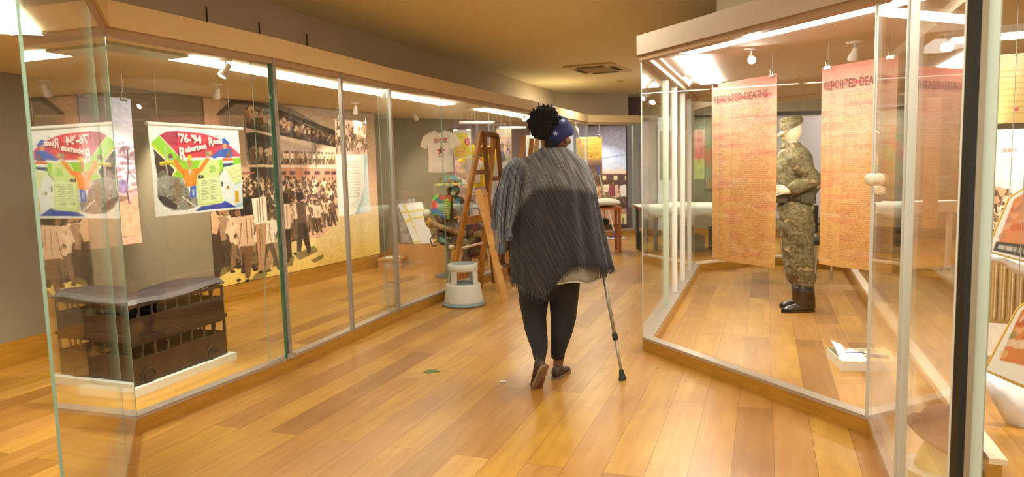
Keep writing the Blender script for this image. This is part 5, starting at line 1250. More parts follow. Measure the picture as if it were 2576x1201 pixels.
tube(bm, [wc + wx * .06 + wy * .06 + axw * .02, wc + wx * .02 - UP * .0 + axw * .085 + V3((.02, -.03, 0)), wc - wx * .05 + axw * .09 + V3((.0, -.05, 0))], [.02, .022, .012], 8)
mobj('wrap_fold', bm, bpy.data.materials['blue_printed_wrap'], per, smooth=True)

# shawl: lofted cloth over shoulders and back
def shawl_mat():
    m = bpy.data.materials.new('striped_shawl_wool'); m.use_nodes = True; nt = m.node_tree; N = nt.nodes; L = nt.links; p = N['Principled BSDF']; p.inputs['Roughness'].default_value = .9; p.inputs['Sheen Weight'].default_value = .15
    a = N.new('ShaderNodeAttribute'); a.attribute_name = 'Col'
    tc = N.new('ShaderNodeTexCoord'); mp = N.new('ShaderNodeMapping'); mp.inputs['Rotation'].default_value = (0, math.radians(26), 0); L.new(tc.outputs['Object'], mp.inputs[0])
    m2 = N.new('ShaderNodeMapping'); m2.inputs['Scale'].default_value = (120, 7, 6); L.new(mp.outputs[0], m2.inputs[0])
    nz = N.new('ShaderNodeTexNoise'); nz.inputs['Scale'].default_value = 1; nz.inputs['Detail'].default_value = 2; L.new(m2.outputs[0], nz.inputs['Vector'])
    r = N.new('ShaderNodeValToRGB'); e = r.color_ramp.elements; e[0].position = .40; e[0].color = (.42, .42, .46, 1); e[1].position = .66; e[1].color = (1.7, 1.5, 1.25, 1); k_ = e.new(.54); k_.color = (.78, .76, .75, 1)
    L.new(nz.outputs[0], r.inputs[0])
    mx = N.new('ShaderNodeMix'); mx.data_type = 'RGBA'; mx.blend_type = 'MULTIPLY'; mx.inputs[0].default_value = .85; L.new(a.outputs['Color'], mx.inputs[6]); L.new(r.outputs[0], mx.inputs[7]); L.new(mx.outputs[2], p.inputs['Base Color'])
    bp = N.new('ShaderNodeBump'); bp.inputs['Strength'].default_value = .5; bp.inputs['Distance'].default_value = .004; L.new(nz.outputs[0], bp.inputs['Height']); L.new(bp.outputs[0], p.inputs['Normal'])
    return m
SHM = shawl_mat()
rows = [(372, 1362, 1424, .06), (380, 1352, 1436, .075), (390, 1334, 1450, .10), (402, 1312, 1466, .12), (420, 1296, 1482, .14), (442, 1286, 1490, .155), (470, 1282, 1496, .17), (500, 1278, 1500, .18), (530, 1276, 1506, .19), (560, 1277, 1513, .20), (590, 1279, 1520, .205), (620, 1280, 1527, .21), (645, 1281, 1534, .21), (662, 1283, 1541, .21)]
NS = 96; bm = B(); rings = []
def hem(a):                                  # photo row of the hem at angle a (pi*1.5 = back centre)
    x = math.cos(a); back = -math.sin(a)
    if back < -.1: return 640 + 40 * abs(x)
    t = (x + 1) / 2                          # 0 left .. 1 right
    xs = [0, .12, .22, .33, .42, .56, .70, .85, 1]; ys = [690, 722, 728, 736, 712, 664, 655, 664, 670]
    return float(np.interp(t, xs, ys))
for j, (y, xl, xr, dpt) in enumerate(rows):
    ring = []
    for k in range(NS):
        a = 2 * math.pi * k / NS; cx = (xl + xr) / 2; hw = (xr - xl) / 2
        f = j / (len(rows) - 1); yy = y
        if j > 8: g_ = (j - 8) / (len(rows) - 1 - 8); yy = 530 + (hem(a) - 530) * g_
        elif j > 5: yy = y
        dd = dpt * math.sin(a) * (1.0 if math.sin(a) < 0 else .9)
        fold = (.010 * math.sin(a * 9 + 1.5 * f) + .006 * math.sin(a * 17 + 4 * f)) * min(1, f * 1.6)
        c = math.cos(a); c = math.copysign(abs(c) ** .9, c)
        p = P_(cx + hw * c, yy, 0); p.y = PY + dd; p += V3((math.cos(a), math.sin(a), 0)) * fold
        # keep the silhouette when depth changes
        s = (p.y) / PY; p.x = p.x * (1 + (s - 1) * .6)
        ring.append(p)
    rings.append(ring)
vr = loft(bm, rings)
layer_pts = [[(v.co.copy()) for v in r] for r in vr]
hemring = [v.co.copy() for v in vr[-1]]
bmesh.ops.subdivide_edges(bm, edges=bm.edges[:], cuts=2, use_grid_fill=True)
for v in bm.verts: v.co += noise.noise_vector(v.co * 5) * .006
sh = mobj('shawl', bm, SHM, per, smooth=True)
me = sh.data; at = me.color_attributes.new('Col', 'FLOAT_COLOR', 'POINT'); cols = np.ones((len(me.vertices), 4), np.float32)
cu_, cl_ = lin('6a6a6e'), lin('2e2a2e')
for i, v in enumerate(me.vertices):
    q = v.co - EYE; zc = q.dot(_F); px_ = FW / 2 + F_PX * q.dot(_X) / zc; py_ = FH / 2 - F_PX * q.dot(_U) / zc
    lim = float(np.interp(px_, [1270, 1300, 1315, 1335, 1360, 1400, 1440, 1500, 1530], [560, 540, 512, 484, 472, 470, 476, 484, 486]))
    t = 1 / (1 + math.exp(-(py_ - lim) / 2.2)); cols[i, :3] = [cu_[c] * (1 - t) + cl_[c] * t for c in range(3)]
at.data.foreach_set('color', cols.ravel())
md = sh.modifiers.new('thick', 'SOLIDIFY'); md.thickness = .006; md.offset = -1
FRG = mat('grey_fringe_yarn', '5d5c64', .9); FRD = mat('charcoal_fringe_yarn', '3b383e', .9)
rf = random.Random(7); bm = B()
for k in range(NS * 3):
    a = hemring[(k // 3) % NS]; b = hemring[(k // 3 + 1) % NS]; p = a.lerp(b, (k % 3) / 3); 
    d = V3((rf.gauss(0, .006), rf.gauss(0, .006), -rf.uniform(.025, .045)))
    tube(bm, [p + UP * .004, p + d * .5 + V3((rf.gauss(0, .002), 0, 0)), p + d], [.0022, .0018, .0012], 4)
tag(mobj('fringe', bm, FRD, per), kind='stuff')
# long blue-grey scarf end falling over the left arm
def strip_cloth(name, ctr, halfw, m, col, nfold=3, depth=.0):
    """ctr: list of (x, y, dy), halfw px"""
    bm = B(); rings = []
    for i, ((x, y, dy), hw) in enumerate(zip(ctr, halfw)):
        r = []
        n = 14
        for k in range(n):
            u = k / (n - 1) * 2 - 1; p = P_(x + hw * u, y, dy + .014 * math.cos(u * math.pi * nfold) * min(1, i / 2) + .03 * u * u); r.append(p)
        rings.append(r)
    vr = loft(bm, rings, closed=False)
    last = [v.co.copy() for v in vr[-1]]
    bmesh.ops.subdivide_edges(bm, edges=bm.edges[:], cuts=2, use_grid_fill=True)
    for v in bm.verts: v.co += noise.noise_vector(v.co * 8) * .006
    o = mobj(name, bm, m, per, smooth=True)
    at = o.data.color_attributes.new('Col', 'FLOAT_COLOR', 'POINT'); at.data.foreach_set('color', np.tile(np.array([*lin(col), 1], np.float32), len(o.data.vertices)))
    md = o.modifiers.new('thick', 'SOLIDIFY'); md.thickness = .005
    bm = B()
    for a, b in zip(last, last[1:]):
        for k in range(5):
            p = a.lerp(b, k / 5); ln = rf.uniform(.03, .075); tube(bm, [p + UP * .003, p - UP * ln * .5 + V3((rf.gauss(0, .005), 0, 0)), p - UP * ln + V3((rf.gauss(0, .008), 0, 0))], [.003, .0025, .0012], 4)
    tag(mobj('scarf_fringe', bm, mat('blue_grey_yarn', '6a7080', .9), per), kind='stuff')
    return o
strip_cloth('scarf', [(1322, 400, -.06), (1306, 415, -.10), (1298, 445, -.13), (1294, 480, -.15), (1290, 515, -.16), (1284, 550, -.17), (1280, 580, -.17)], [18, 18, 16, 15, 13, 11, 7], SHM, '686c76')
strip_cloth('scarf', [(1312, 398, -.03), (1284, 425, -.08), (1271, 465, -.10), (1266, 505, -.11), (1262, 550, -.12), (1262, 590, -.12), (1262, 612, -.12)], [18, 19, 16, 15, 13, 11, 6], SHM, '737885')
strip_cloth('scarf', [(1296, 420, .02), (1268, 460, .0), (1252, 500, -.02), (1246, 530, -.02), (1244, 552, -.02)], [14, 14, 11, 9, 6], SHM, '5c606a')
# sleeves and shirt hem
KN = mat('beige_grey_knit', '8f8472', .9, bump=.6, bscale=90)
bm = B(); a = J['eL'][0]; b = J['wL'][0]
tube(bm, [P_(1316, 440), P_(1288, 490), a, a.lerp(b, .5), b, b.lerp(J['pL'][0], .15)], [.085, .075, .064, .056, .050, .047], 18, cap=False); o = mobj('sleeve', bm, KN, per, smooth=True)
bm = B(); a = J['eR'][0]; b = J['wR'][0]; tube(bm, [P_(1458, 445), P_(1468, 500, .02), a, a.lerp(b, .5), b], [.06, .055, .052, .046, .042], 18, cap=False); mobj('sleeve', bm, KN, per, smooth=True)
bm = B(); rings = []
for y, xl, xr, dp in ((600, 1318, 1470, .17), (640, 1312, 1486, .185), (670, 1308, 1498, .19), (688, 1306, 1504, .195), (701, 1305, 1508, .197)):
    r = []
    for k in range(64):
        a = 2 * math.pi * k / 64; yy = y + (2.5 * math.sin(a * 6)) * (y > 650); p = P_((xl + xr) / 2 + (xr - xl) / 2 * math.cos(a), yy); p.y = PY + dp * math.sin(a) + .008 * math.sin(a * 9); r.append(p)
    rings.append(r)
loft(bm, rings); o = mobj('shirt_hem', bm, mat('grey_beige_shirt', '8a8272', .85, bump=.2, bscale=30), per, smooth=True); o.modifiers.new('t', 'SOLIDIFY').thickness = .004
r = rings[-1]; bm = B(); tube(bm, r + [r[0]], .005, 6, cap=False); mobj('hem_trim', bm, mat('cream_trim', 'b3a88c', .8), per)
# leggings: one garment, two tapering legs
LEG = mat('black_leggings', '0e0b0d', .8, sheen=.05)
def px_ring(y, xl, xr, dp, dy, n=28):
    c = P_((xl + xr) / 2, y, dy); a_ = (P_(xr, y, dy) - P_(xl, y, dy)).length / 2
    return [c + V3((a_ * math.cos(2 * math.pi * k / n), dp * math.sin(2 * math.pi * k / n), 0)) for k in range(n)]
bm = B()
loft(bm, [px_ring(*q) for q in ((640, 1308, 1392, .135, .0), (690, 1304, 1392, .14, .0), (725, 1303, 1390, .13, .01), (760, 1306, 1380, .108, .03), (800, 1314, 1374, .088, .03), (830, 1320, 1376, .085, -.02), (855, 1328, 1378, .075, -.09), (878, 1337, 1378, .058, -.15), (892, 1340, 1374, .048, -.19), (902, 1342, 1373, .046, -.21))], (True, False))
mobj('legging_leg', bm, LEG, per, smooth=True)
bm = B()
loft(bm, [px_ring(*q) for q in ((640, 1376, 1462, .135, .0), (690, 1376, 1462, .14, .0), (725, 1377, 1458, .128, .02), (760, 1382, 1454, .108, .05), (800, 1385, 1450, .088, .06), (835, 1385, 1441, .082, .03), (865, 1385, 1430, .066, .02), (890, 1386, 1421, .050, .02), (901, 1387, 1420, .046, .02))], (True, False))
mobj('legging_leg', bm, LEG, per, smooth=True)
bm = B()
loft(bm, [px_ring(*q) for q in ((620, 1312, 1460, .15, .0), (690, 1306, 1461, .145, .0), (715, 1308, 1458, .13, .0), (738, 1330, 1436, .10, .01), (752, 1360, 1402, .06, .02))], (True, True))
mobj('legging_seat', bm, LEG, per, smooth=True)
# shoes
SHO = mat('dark_brown_leather', '3a2a20', .5, bump=.2, bscale=20); SOL = mat('worn_rubber_sole', '8a6f52', .7, c2='6d5540', vscale=8)
def shoe(heel, toe, upv, w, h):
    d = (toe - heel); L = d.length; d.normalize(); upv = (upv - d * upv.dot(d)).normalized(); s = d.cross(upv)
    outline = [(0, .0), (.0, .62), (.06, .78), (.25, .80), (.45, .88), (.68, 1.0), (.86, .86), (.96, .55), (1.0, .0)]
    def ring(t, ww, z0, z1, n=20):
        return [heel + d * (t * L) + s * (math.cos(2 * math.pi * k / n) * ww) + upv * (z0 + (z1 - z0) * (.5 + .5 * math.sin(2 * math.pi * k / n))) for k in range(n)]
    bm = B(); loft(bm, [ring(t, w * ww * .98, .012, hh) for t, ww, hh in ((.0, .45, h * .8), (.03, .66, h), (.12, .76, h * 1.05), (.28, .78, h * .95), (.45, .86, h * .78), (.65, .96, h * .60), (.82, .86, h * .50), (.94, .6, h * .40), (1.0, .25, h * .28))], (True, True)); up_ = bm
    b2 = B(); pts = []
    prof = [(0.0, .30), (.0, .5), (.05, .7), (.2, .78), (.45, .80), (.68, 1.0), (.85, .9), (.96, .6), (1.01, .0)]
    pts = [heel + d * (t * L) + s * (w * ww) for t, ww in prof] + [heel + d * (t * L) - s * (w * ww) for t, ww in prof[::-1][1:]]
    extrude_poly(b2, pts, upv * .018); return up_, b2
u1, s1 = shoe(P_(1372, 922, -.33), P_(1348, 987, -.215), V3((-.55, .75, .25)), .045, .085)
mobj('shoe', u1, SHO, per, smooth=True); mobj('shoe_sole', s1, SOL, per)
tR = P_(1428, 945, .16); hR = P_(1396, 955, -.06); tR.z = .0; hR.z = .0
u2, s2 = shoe(hR, tR, UP, .044, .085); mobj('shoe', u2, SHO, per, smooth=True); mobj('shoe_sole', s2, SOL, per)
# ------------------------------------------------------------------ crutch
cb_ = onz(1567, 957); ct_ = P_(1514, 668, .06)
cr = thing('crutch', 'grey metal crutch with black collar and rubber tip held by the walking person', 'crutch', cb_)
dc = ct_ - cb_; GM = mat('grey_anodised_tube', '9a9284', .4, metal=.4)
bm = B(); tube(bm, [cb_ + dc * .36, ct_ + dc * .0], .0125, 12); mobj('upper_tube', bm, GM, cr, smooth=True)
bm = B(); tube(bm, [cb_ + dc * .04, cb_ + dc * .37], .0095, 12); mobj('lower_tube', bm, GM, cr, smooth=True)
bm = B(); tube(bm, [cb_ + dc * .345, cb_ + dc * .355, cb_ + dc * .395, cb_ + dc * .405], [.016, .019, .019, .016], 14); mobj('collar', bm, BLACKP, cr)
bm = B(); dn = dc.normalized(); tube(bm, [cb_ + dn * .004, cb_ + dn * .012, cb_ + dn * .03, cb_ + dn * .07], [.026, .027, .020, .014], 16); mobj('rubber_tip', bm, BLACKP, cr)
bm = B(); tube(bm, [ct_ + V3((.0, -.03, -.02)), ct_ + V3((-.02, .12, -.01))], .016, 12); mobj('hand_grip', bm, BLACKP, cr)
bm = B(); tube(bm, [ct_, ct_ + V3((-.0, -.05, .12)), ct_ + V3((-.02, -.09, .24))], .011, 10); mobj('forearm_support', bm, GM, cr)
# ------------------------------------------------------------------ mannequin in camouflage
def camo(name='camouflage_cloth'):
    if name in bpy.data.materials: return bpy.data.materials[name]
    m = bpy.data.materials.new(name); m.use_nodes = True; nt = m.node_tree; N = nt.nodes; L = nt.links; p = N['Principled BSDF']; p.inputs['Roughness'].default_value = .85
    tc = N.new('ShaderNodeTexCoord'); mp = N.new('ShaderNodeMapping'); mp.inputs['Scale'].default_value = (1, 1, 1.5); L.new(tc.outputs['Object'], mp.inputs[0])
    nz = N.new('ShaderNodeTexNoise'); nz.inputs['Scale'].default_value = 12; nz.inputs['Detail'].default_value = 4; nz.inputs['Distortion'].default_value = .3; L.new(mp.outputs[0], nz.inputs['Vector'])
    r = N.new('ShaderNodeValToRGB'); r.color_ramp.interpolation = 'EASE'; e = r.color_ramp.elements; e[0].position = .30; e[0].color = (*lin('463c2a'), 1); e[1].position = .70; e[1].color = (*lin('b09a72'), 1)
    for q, c in ((.42, '68603e'), (.50, '7c7050'), (.57, '564830'), (.63, '8c7a54')): k = e.new(q); k.color = (*lin(c), 1)
    L.new(nz.outputs[0], r.inputs[0]); L.new(r.outputs[0], p.inputs['Base Color'])
    n2 = N.new('ShaderNodeTexNoise'); n2.inputs['Scale'].default_value = 11; n2.inputs['Detail'].default_value = 2; L.new(mp.outputs[0], n2.inputs['Vector']); bp = N.new('ShaderNodeBump'); bp.inputs['Strength'].default_value = .7; bp.inputs['Distance'].default_value = .03; L.new(n2.outputs[0], bp.inputs['Height']); L.new(bp.outputs[0], p.inputs['Normal'])
    return m
CAMO = camo(); MY = 6.68
def Mq(x, y, dy=0.0): return ony(x, y, MY + dy)
MAN = mat('ivory_mannequin', 'e9d9bd', .4); BELT = mat('olive_webbing', '4c4530', .8)
mq = thing('mannequin', 'ivory mannequin in camouflage uniform, cap and black boots, standing in the right case', 'mannequin', V3((Mq(2012, 700).x, MY, 0)))
J = {'pel': (Mq(2003, 520), .12), 'wst': (Mq(1998, 485), .11), 'chs': (Mq(1992, 420), .125), 'shc': (Mq(1993, 385), .09), 'nek': (Mq(1992, 360), .055), 'jaw': (Mq(1985, 345), .065), 'hed': (Mq(1992, 325), .088), 'crn': (Mq(1996, 308), .085),
     'hpN': (Mq(2004, 560, -.10), .10), 'knN': (Mq(2008, 640, -.10), .07), 'anN': (Mq(2024, 735, -.10), .035), 'ftN': (Mq(2008, 766, -.10), .024),
     'hpF': (Mq(2004, 560, .10), .10), 'knF': (Mq(2002, 640, .10), .07), 'anF': (Mq(2016, 725, .12), .035), 'ftF': (Mq(2002, 750, .12), .024),
     'sN': (Mq(1998, 396, -.13), .045), 'eN': (Mq(2035, 455, -.20), .046), 'wN': (Mq(1985, 482, -.20), .030), 'pN': (Mq(1968, 478, -.20), .034),
     'sF': (Mq(1992, 396, .13), .045), 'eF': (Mq(2046, 450, .20), .046), 'wF': (Mq(1990, 490, .12), .030), 'pF': (Mq(1972, 494, .08), .032)}
E_ = [('pel', 'wst'), ('wst', 'chs'), ('chs', 'shc'), ('shc', 'nek'), ('nek', 'jaw'), ('jaw', 'hed'), ('hed', 'crn'), ('pel', 'hpN'), ('hpN', 'knN'), ('knN', 'anN'), ('anN', 'ftN'), ('pel', 'hpF'), ('hpF', 'knF'), ('knF', 'anF'), ('anF', 'ftF'),
      ('shc', 'sN'), ('sN', 'eN'), ('eN', 'wN'), ('wN', 'pN'), ('shc', 'sF'), ('sF', 'eF'), ('eF', 'wF'), ('wF', 'pF')]
fingers(J, E_, 'pN', J['pN'][0], (-X_ * .8 + -UP * .3).normalized(), (UP * .8 - X_ * .3).normalized(), Y_ * .9, UP)
skin('body', J, E_, MAN, mq)
bm = B(); ball(bm, Mq(1968, 333), .02, .018, .024); ball(bm, Mq(1972, 349), .024, .03, .02); ball(bm, Mq(1990, 330), .098, .085, .125); mobj('face', bm, MAN, mq, smooth=True)
def mring(x, y, a, b, dy, n=28, tilt=0):
    c = Mq(x, y, dy); s = MY / F_PX
    return [c + V3((a * s * math.cos(2 * math.pi * k / n), b * math.sin(2 * math.pi * k / n), tilt * math.cos(2 * math.pi * k / n))) for k in range(n)]
def wrinkle(bm, amp=.012, sc=9):
    bmesh.ops.subdivide_edges(bm, edges=bm.edges[:], cuts=2, use_grid_fill=True)
    for v in bm.verts: v.co += noise.noise_vector(V3((v.co.x * sc, v.co.y * sc, v.co.z * sc * 1.4))) * amp
# trousers (two legs, seat)
for dy, xs in ((-.10, 2), (.10, -4)):
    bm = B()
    loft(bm, [mring(*q) for q in ((2000 , 505, 40, .12, dy * .5), (2000, 525, 43, .15, dy * .7), (2003 + xs * .3, 560, 41, .13, dy), (2007 + xs * .5, 600, 38, .12, dy), (2009 + xs, 640, 36, .115, dy), (2012 + xs, 680, 34, .11, dy), (2018 + xs, 705, 31, .10, dy), (2021 + xs, 718, 25, .085, dy))], (True, True)); wrinkle(bm, .022, 8); mobj('trouser_leg', bm, CAMO, mq, smooth=True)
# jacket
bm = B(); loft(bm, [mring(*q) for q in ((1996, 361, 17, .06, 0), (1996, 367, 24, .09, 0), (1997, 378, 34, .17, 0), (1997, 400, 41, .20, 0), (2000, 430, 45, .19, 0), (2006, 455, 50, .18, 0), (2008, 475, 52, .175, 0), (2004, 492, 46, .17, 0), (2003, 510, 46, .17, 0))], (True, True)); wrinkle(bm, .020, 8); mobj('jacket', bm, CAMO, mq, smooth=True)
for key, dy in (('N', -.19), ('F', .19)):
    s_, e_, w_ = J['s' + key][0] + V3((0, .04 if key == 'F' else -.04, .01)), J['e' + key][0], J['w' + key][0]
    bm = B(); tube(bm, [s_ + UP * .02, s_.lerp(e_, .5), e_ + V3((.02, 0, -.01)), e_.lerp(w_, .5), w_], [.085, .085, .088, .070, .052], 18); wrinkle(bm, .014, 10); mobj('sleeve', bm, CAMO, mq, smooth=True)
bm = B(); loft(bm, [mring(*q) for q in ((1991, 359, 20, .075, 0), (1992, 366, 24, .09, 0), (1993, 373, 28, .11, 0))]); o = mobj('collar', bm, CAMO, mq, smooth=True); o.modifiers.new('t', 'SOLIDIFY').thickness = .008
bm = B(); loft(bm, [mring(2000, 489, 48, .185, 0), mring(2000, 503, 48.5, .187, 0)]); o = mobj('belt', bm, BELT, mq, smooth=True); o.modifiers.new('t', 'SOLIDIFY').thickness = .01
bm = B(); c = Mq(1962, 497, -.10); box(bm, c, (.10, .12, .09)); bmesh.ops.bevel(bm, geom=bm.edges[:], offset=.015, segments=2); mobj('belt_pouch', bm, BELT, mq)
bm = B(); c = Mq(2028, 497, -.16); box(bm, c, (.12, .07, .10)); bmesh.ops.bevel(bm, geom=bm.edges[:], offset=.015, segments=2); mobj('belt_pouch', bm, BELT, mq)
# cap
bm = B(); loft(bm, [mring(1992, 320, 27, .098, 0, tilt=.05), mring(1991, 312, 27.5, .10, 0, tilt=.045), mring(1989, 300, 26, .095, 0, tilt=.02), mring(1989, 294, 24.5, .088, 0, tilt=.015)], (False, True)); mobj('cap', bm, CAMO, mq, smooth=False)
bm = B(); pts = []
for k in range(13):
    a = math.pi / 2 + math.pi * k / 12; c = Mq(1975, 331, 0); pts.append(c + V3((math.cos(a) * .085, math.sin(a) * .09, -.055 * abs(math.cos(a)) ** 1.0)))
extrude_poly(bm, pts, UP * .008); mobj('cap_brim', bm, CAMO, mq)
# boots
BOOT = mat('black_leather', '1c1418', .28, coat=.3)
for dy, ox in ((-.10, 0), (.12, -8)):
    bm = B()
    loft(bm, [mring(*q) for q in ((2022 + ox, 712 - abs(ox) * .6, 24, .075, dy), (2024 + ox, 735 - abs(ox) * .7, 24, .072, dy), (2025 + ox, 750 - abs(ox) * .8, 25, .070, dy), (2026 + ox, 765 - abs(ox), 25, .065, dy), (2026 + ox, 776 - abs(ox) * 1.2, 25, .062, dy))], (True, True))
    h = Mq(2048 + ox, 779 - abs(ox) * 1.2, dy); t_ = Mq(1966 + ox * .6, 778 - abs(ox) * 1.2, dy); h.z = 0; t_.z = 0
    mobj('boot_shaft', bm, BOOT, mq, smooth=True)
    u2, s2 = shoe(h, t_, UP, .052, .12); mobj('boot', u2, BOOT, mq, smooth=True); mobj('boot_sole', s2, BLACKP, mq)
# ------------------------------------------------------------------ chair behind the mannequin
cy = V3((3.54, 8.15, 0)); ch = thing('chair', 'dark chair with a chrome frame behind the mannequin', 'chair', cy)
CH = STEEL
bx0 = cy; 
for k, (dx, dyy) in enumerate(((-.22, 0), (.16, 0), (-.22, .42), (.16, .42))):
    bm = B(); tube(bm, [bx0 + V3((dx, dyy, .0)), bx0 + V3((dx, dyy, .44))], .014, 8); mobj('leg', bm, CH, ch)
bm = B(); box(bm, bx0 + V3((-.03, .21, .46)), (.44, .46, .05)); bmesh.ops.bevel(bm, geom=bm.edges[:], offset=.015, segments=2); mobj('seat', bm, mat('dark_upholstery', '2b2420', .8), ch)
bm = B(); box(bm, bx0 + V3((-.03, .44, .70)), (.42, .05, .34)); bmesh.ops.bevel(bm, geom=bm.edges[:], offset=.015, segments=2); mobj('backrest', bm, mat('dark_upholstery', '2b2420', .8), ch)
bm = B(); tube(bm, [bx0 + V3((.16, .44, .44)), bx0 + V3((.16, .46, .62)), bx0 + V3((.16, .30, .66)), bx0 + V3((.16, .04, .66)), bx0 + V3((.16, 0, .62)), bx0 + V3((.16, 0, .44))], .014, 8); mobj('armrest', bm, CH, ch)
# ------------------------------------------------------------------ box with paper on the case floor
b0 = onz(2118, 934); b1 = onz(2272, 936); uu = (b1 - b0); uu.z = 0; Lb = uu.length; uu.normalize(); vv = V3((-uu.y, uu.x, 0))
tr_ = thing('shallow_tray', 'shallow white cardboard tray holding crumpled paper, on the floor of the right case', 'tray', (b0 + b1) / 2)
TRW = mat('white_tray_card', 'e3dccd', .7)
for c, s in ((uu * Lb / 2 + UP * .035, (Lb, .006, .07)), (uu * Lb / 2 + vv * .34 + UP * .035, (Lb, .006, .07)), (uu * .003 + vv * .17 + UP * .035, (.006, .334, .07)), (uu * (Lb - .003) + vv * .17 + UP * .035, (.006, .334, .07)), (uu * Lb / 2 + vv * .17 + UP * .004, (Lb - .014, .33, .006))):
    bm = B(); box(bm, b0 + c, s, (uu, vv, UP)); mobj('tray_wall', bm, TRW, tr_)
def crumple(name, c, w_, d_, h, m, label, cat, seed, tall=None):
    bm = B(); n = 16; rows = []
    for j in range(n):
        r = []
        for i in range(n):
            u = i / (n - 1); v = j / (n - 1); q = noise.noise(V3((u * 4 + seed, v * 4, seed))); q2 = noise.noise(V3((u * 10, v * 10 + seed, 2)))
            e = min(u, v, 1 - u, 1 - v) * 6; e = min(1, e)
            z = h * (.35 + .65 * e) * (.75 + .55 * q + .25 * q2)
            if tall: z += tall * max(0, 1 - u * 2.2) * (v ** 1.2)
            r.append(c + uu * ((u - .5) * w_) + vv * ((v - .5) * d_) + UP * max(z, .002))
        rows.append(r)
    vr = loft(bm, rows, closed=False)
    o = mobj(name, bm, m, smooth=False); o.modifiers.new('t', 'SOLIDIFY').thickness = .003; tag(o, label, cat); return o
crumple('crumpled_paper', b0 + uu * (Lb * .30) + vv * .17 + UP * .018, Lb * .50, .29, .07, mat('white_tissue', 'eceae6', .6), 'crumpled white tissue paper rising at the left of the shallow tray', 'paper', 3, tall=.10)
crumple('crumpled_cloth', b0 + uu * (Lb * .77) + vv * .17 + UP * .018, Lb * .40, .28, .11, mat('cream_cloth', 'e6cfa6', .8), 'cream cloth bundle filling the right half of the shallow tray', 'cloth', 8)
bm = B(); c = b0 + uu * .03 + vv * .02 + UP * .125; tube(bm, [c + UP * .0, c + uu * .10 + UP * -.0, c + uu * .16 + UP * -.022], [.003, .004, .003], 6); tube(bm, [c + uu * .15 + UP * -.02, c + uu * .27 + UP * -.03], .012, 10)
o = mobj('marker_pen', bm, BLU); tag(o, 'blue marker with a trailing cord, lying on the white tissue paper', 'pen')
# ------------------------------------------------------------------ round plinth with a mauve hat, seen through the near side glass
pc_ = V3((1.916, 3.1, 0)) - V3((.05, .12, 0))
rp = B(); lathe(rp, [(0, .001), (.155, .001), (.155, .03), (.152, .034), (0, .034)], pc_ + V3((.05, .12, 0)), 48); o = mobj('round_plinth', rp, mat('white_plinth_laminate', 'e9ece6', .4)); tag(o, 'low round white plinth on the floor beyond the near right glass', 'plinth')
ht = thing('sun_hat', 'mauve-brown straw hat propped over a pale cone on the round white plinth', 'hat', pc_ + V3((.05, .12, .034)))
bm = B(); lathe(bm, [(.0, .001), (.10, .001), (.085, .06), (.05, .13), (.0, .16)], pc_ + V3((.05, .12, .034)), 28); mobj('display_cone', bm, mat('pale_yellow_card', 'e6d69a', .7), ht)
hx = V3((.93, -.1, -.35)).normalized(); hz = V3((.30, -.25, .9)).normalized(); hy = hz.cross(hx)
bm = B(); lathe(bm, [(.165, -.025), (.16, -.01), (.13, .01), (.125, .05), (.10, .09), (.05, .115), (0, .12)], pc_ + V3((.08, .12, .19)), 36, (hx, hy, hz)); o = mobj('hat', bm, mat('mauve_straw', '8c6a62', .8, bump=.8, bscale=80), ht, smooth=True); o.modifiers.new('t', 'SOLIDIFY').thickness = .006
# round white knob on the side glass
kp = ony(2203, 452, onplane(2203, 452, V3((*RB, 0)), V3((dB.y, -dB.x, 0))).y)
kn = V3((dB.y, -dB.x, 0)); kn = kn if kn.x < 0 else -kn
kb = kp
bm = B(); tube(bm, [kb + kn * .005, kb + kn * .012], .012, 12); ball(bm, kb + kn * .018, .032); o = mobj('door_knob', bm, mat('ivory_knob', 'f0e2c6', .3), smooth=True); tag(o, 'round ivory knob on the near side glass of the right case', 'knob')

# ------------------------------------------------------------------ background seen through the right case: table, boards, banners
tY = 10.9
tL = ony(1626, 520, tY); tR = ony(1815, 520, tY + .3)
zt = .72
tb2 = thing('long_table', 'long table under a white cloth in the gallery beyond the right case', 'table', V3(((tL.x + tR.x) / 2, tY + .2, 0)))
a_, b_ = tL.x - .05, tR.x + .6; a_tb = a_
bm = B(); box(bm, ((a_ + b_) / 2, tY + .48, zt), (b_ - a_, .93, .03)); mobj('table_top', bm, CARD, tb2)
for x_ in (a_ + .06, b_ - .06):
    for y_ in (tY + .05, tY + .85):
        bm = B(); beam(bm, (x_, y_, 0), (x_, y_, zt - .016), .045, .045); mobj('leg', bm, mat('grey_metal_leg', '6d6a60', .5), tb2)
bm = B(); rows = []
for j in range(12):
    r = []
    for i in range(40):
        u = i / 39; v = j / 11
        x_ = a_ - .03 + (b_ - a_ + .06) * u
        if v < .25: y_ = tY - .06 + .01 * math.sin(u * 40); z_ = zt + .022 - (.25 - v) / .25 * (.16 + .03 * math.sin(u * 23))
        else: y_ = tY - .05 + (v - .25) / .75 * .95; z_ = zt + .024 + .012 * abs(math.sin(u * 9 + v * 6))
        r.append(V3((x_, y_, z_)))
    rows.append(r)
loft(bm, rows, closed=False); o = mobj('tablecloth', bm, mat('white_tablecloth', 'd9dfd2', .7), smooth=True); o.modifiers.new('t', 'SOLIDIFY').thickness = .003; tag(o, 'white cloth spread over the long table beyond the right case', 'tablecloth')
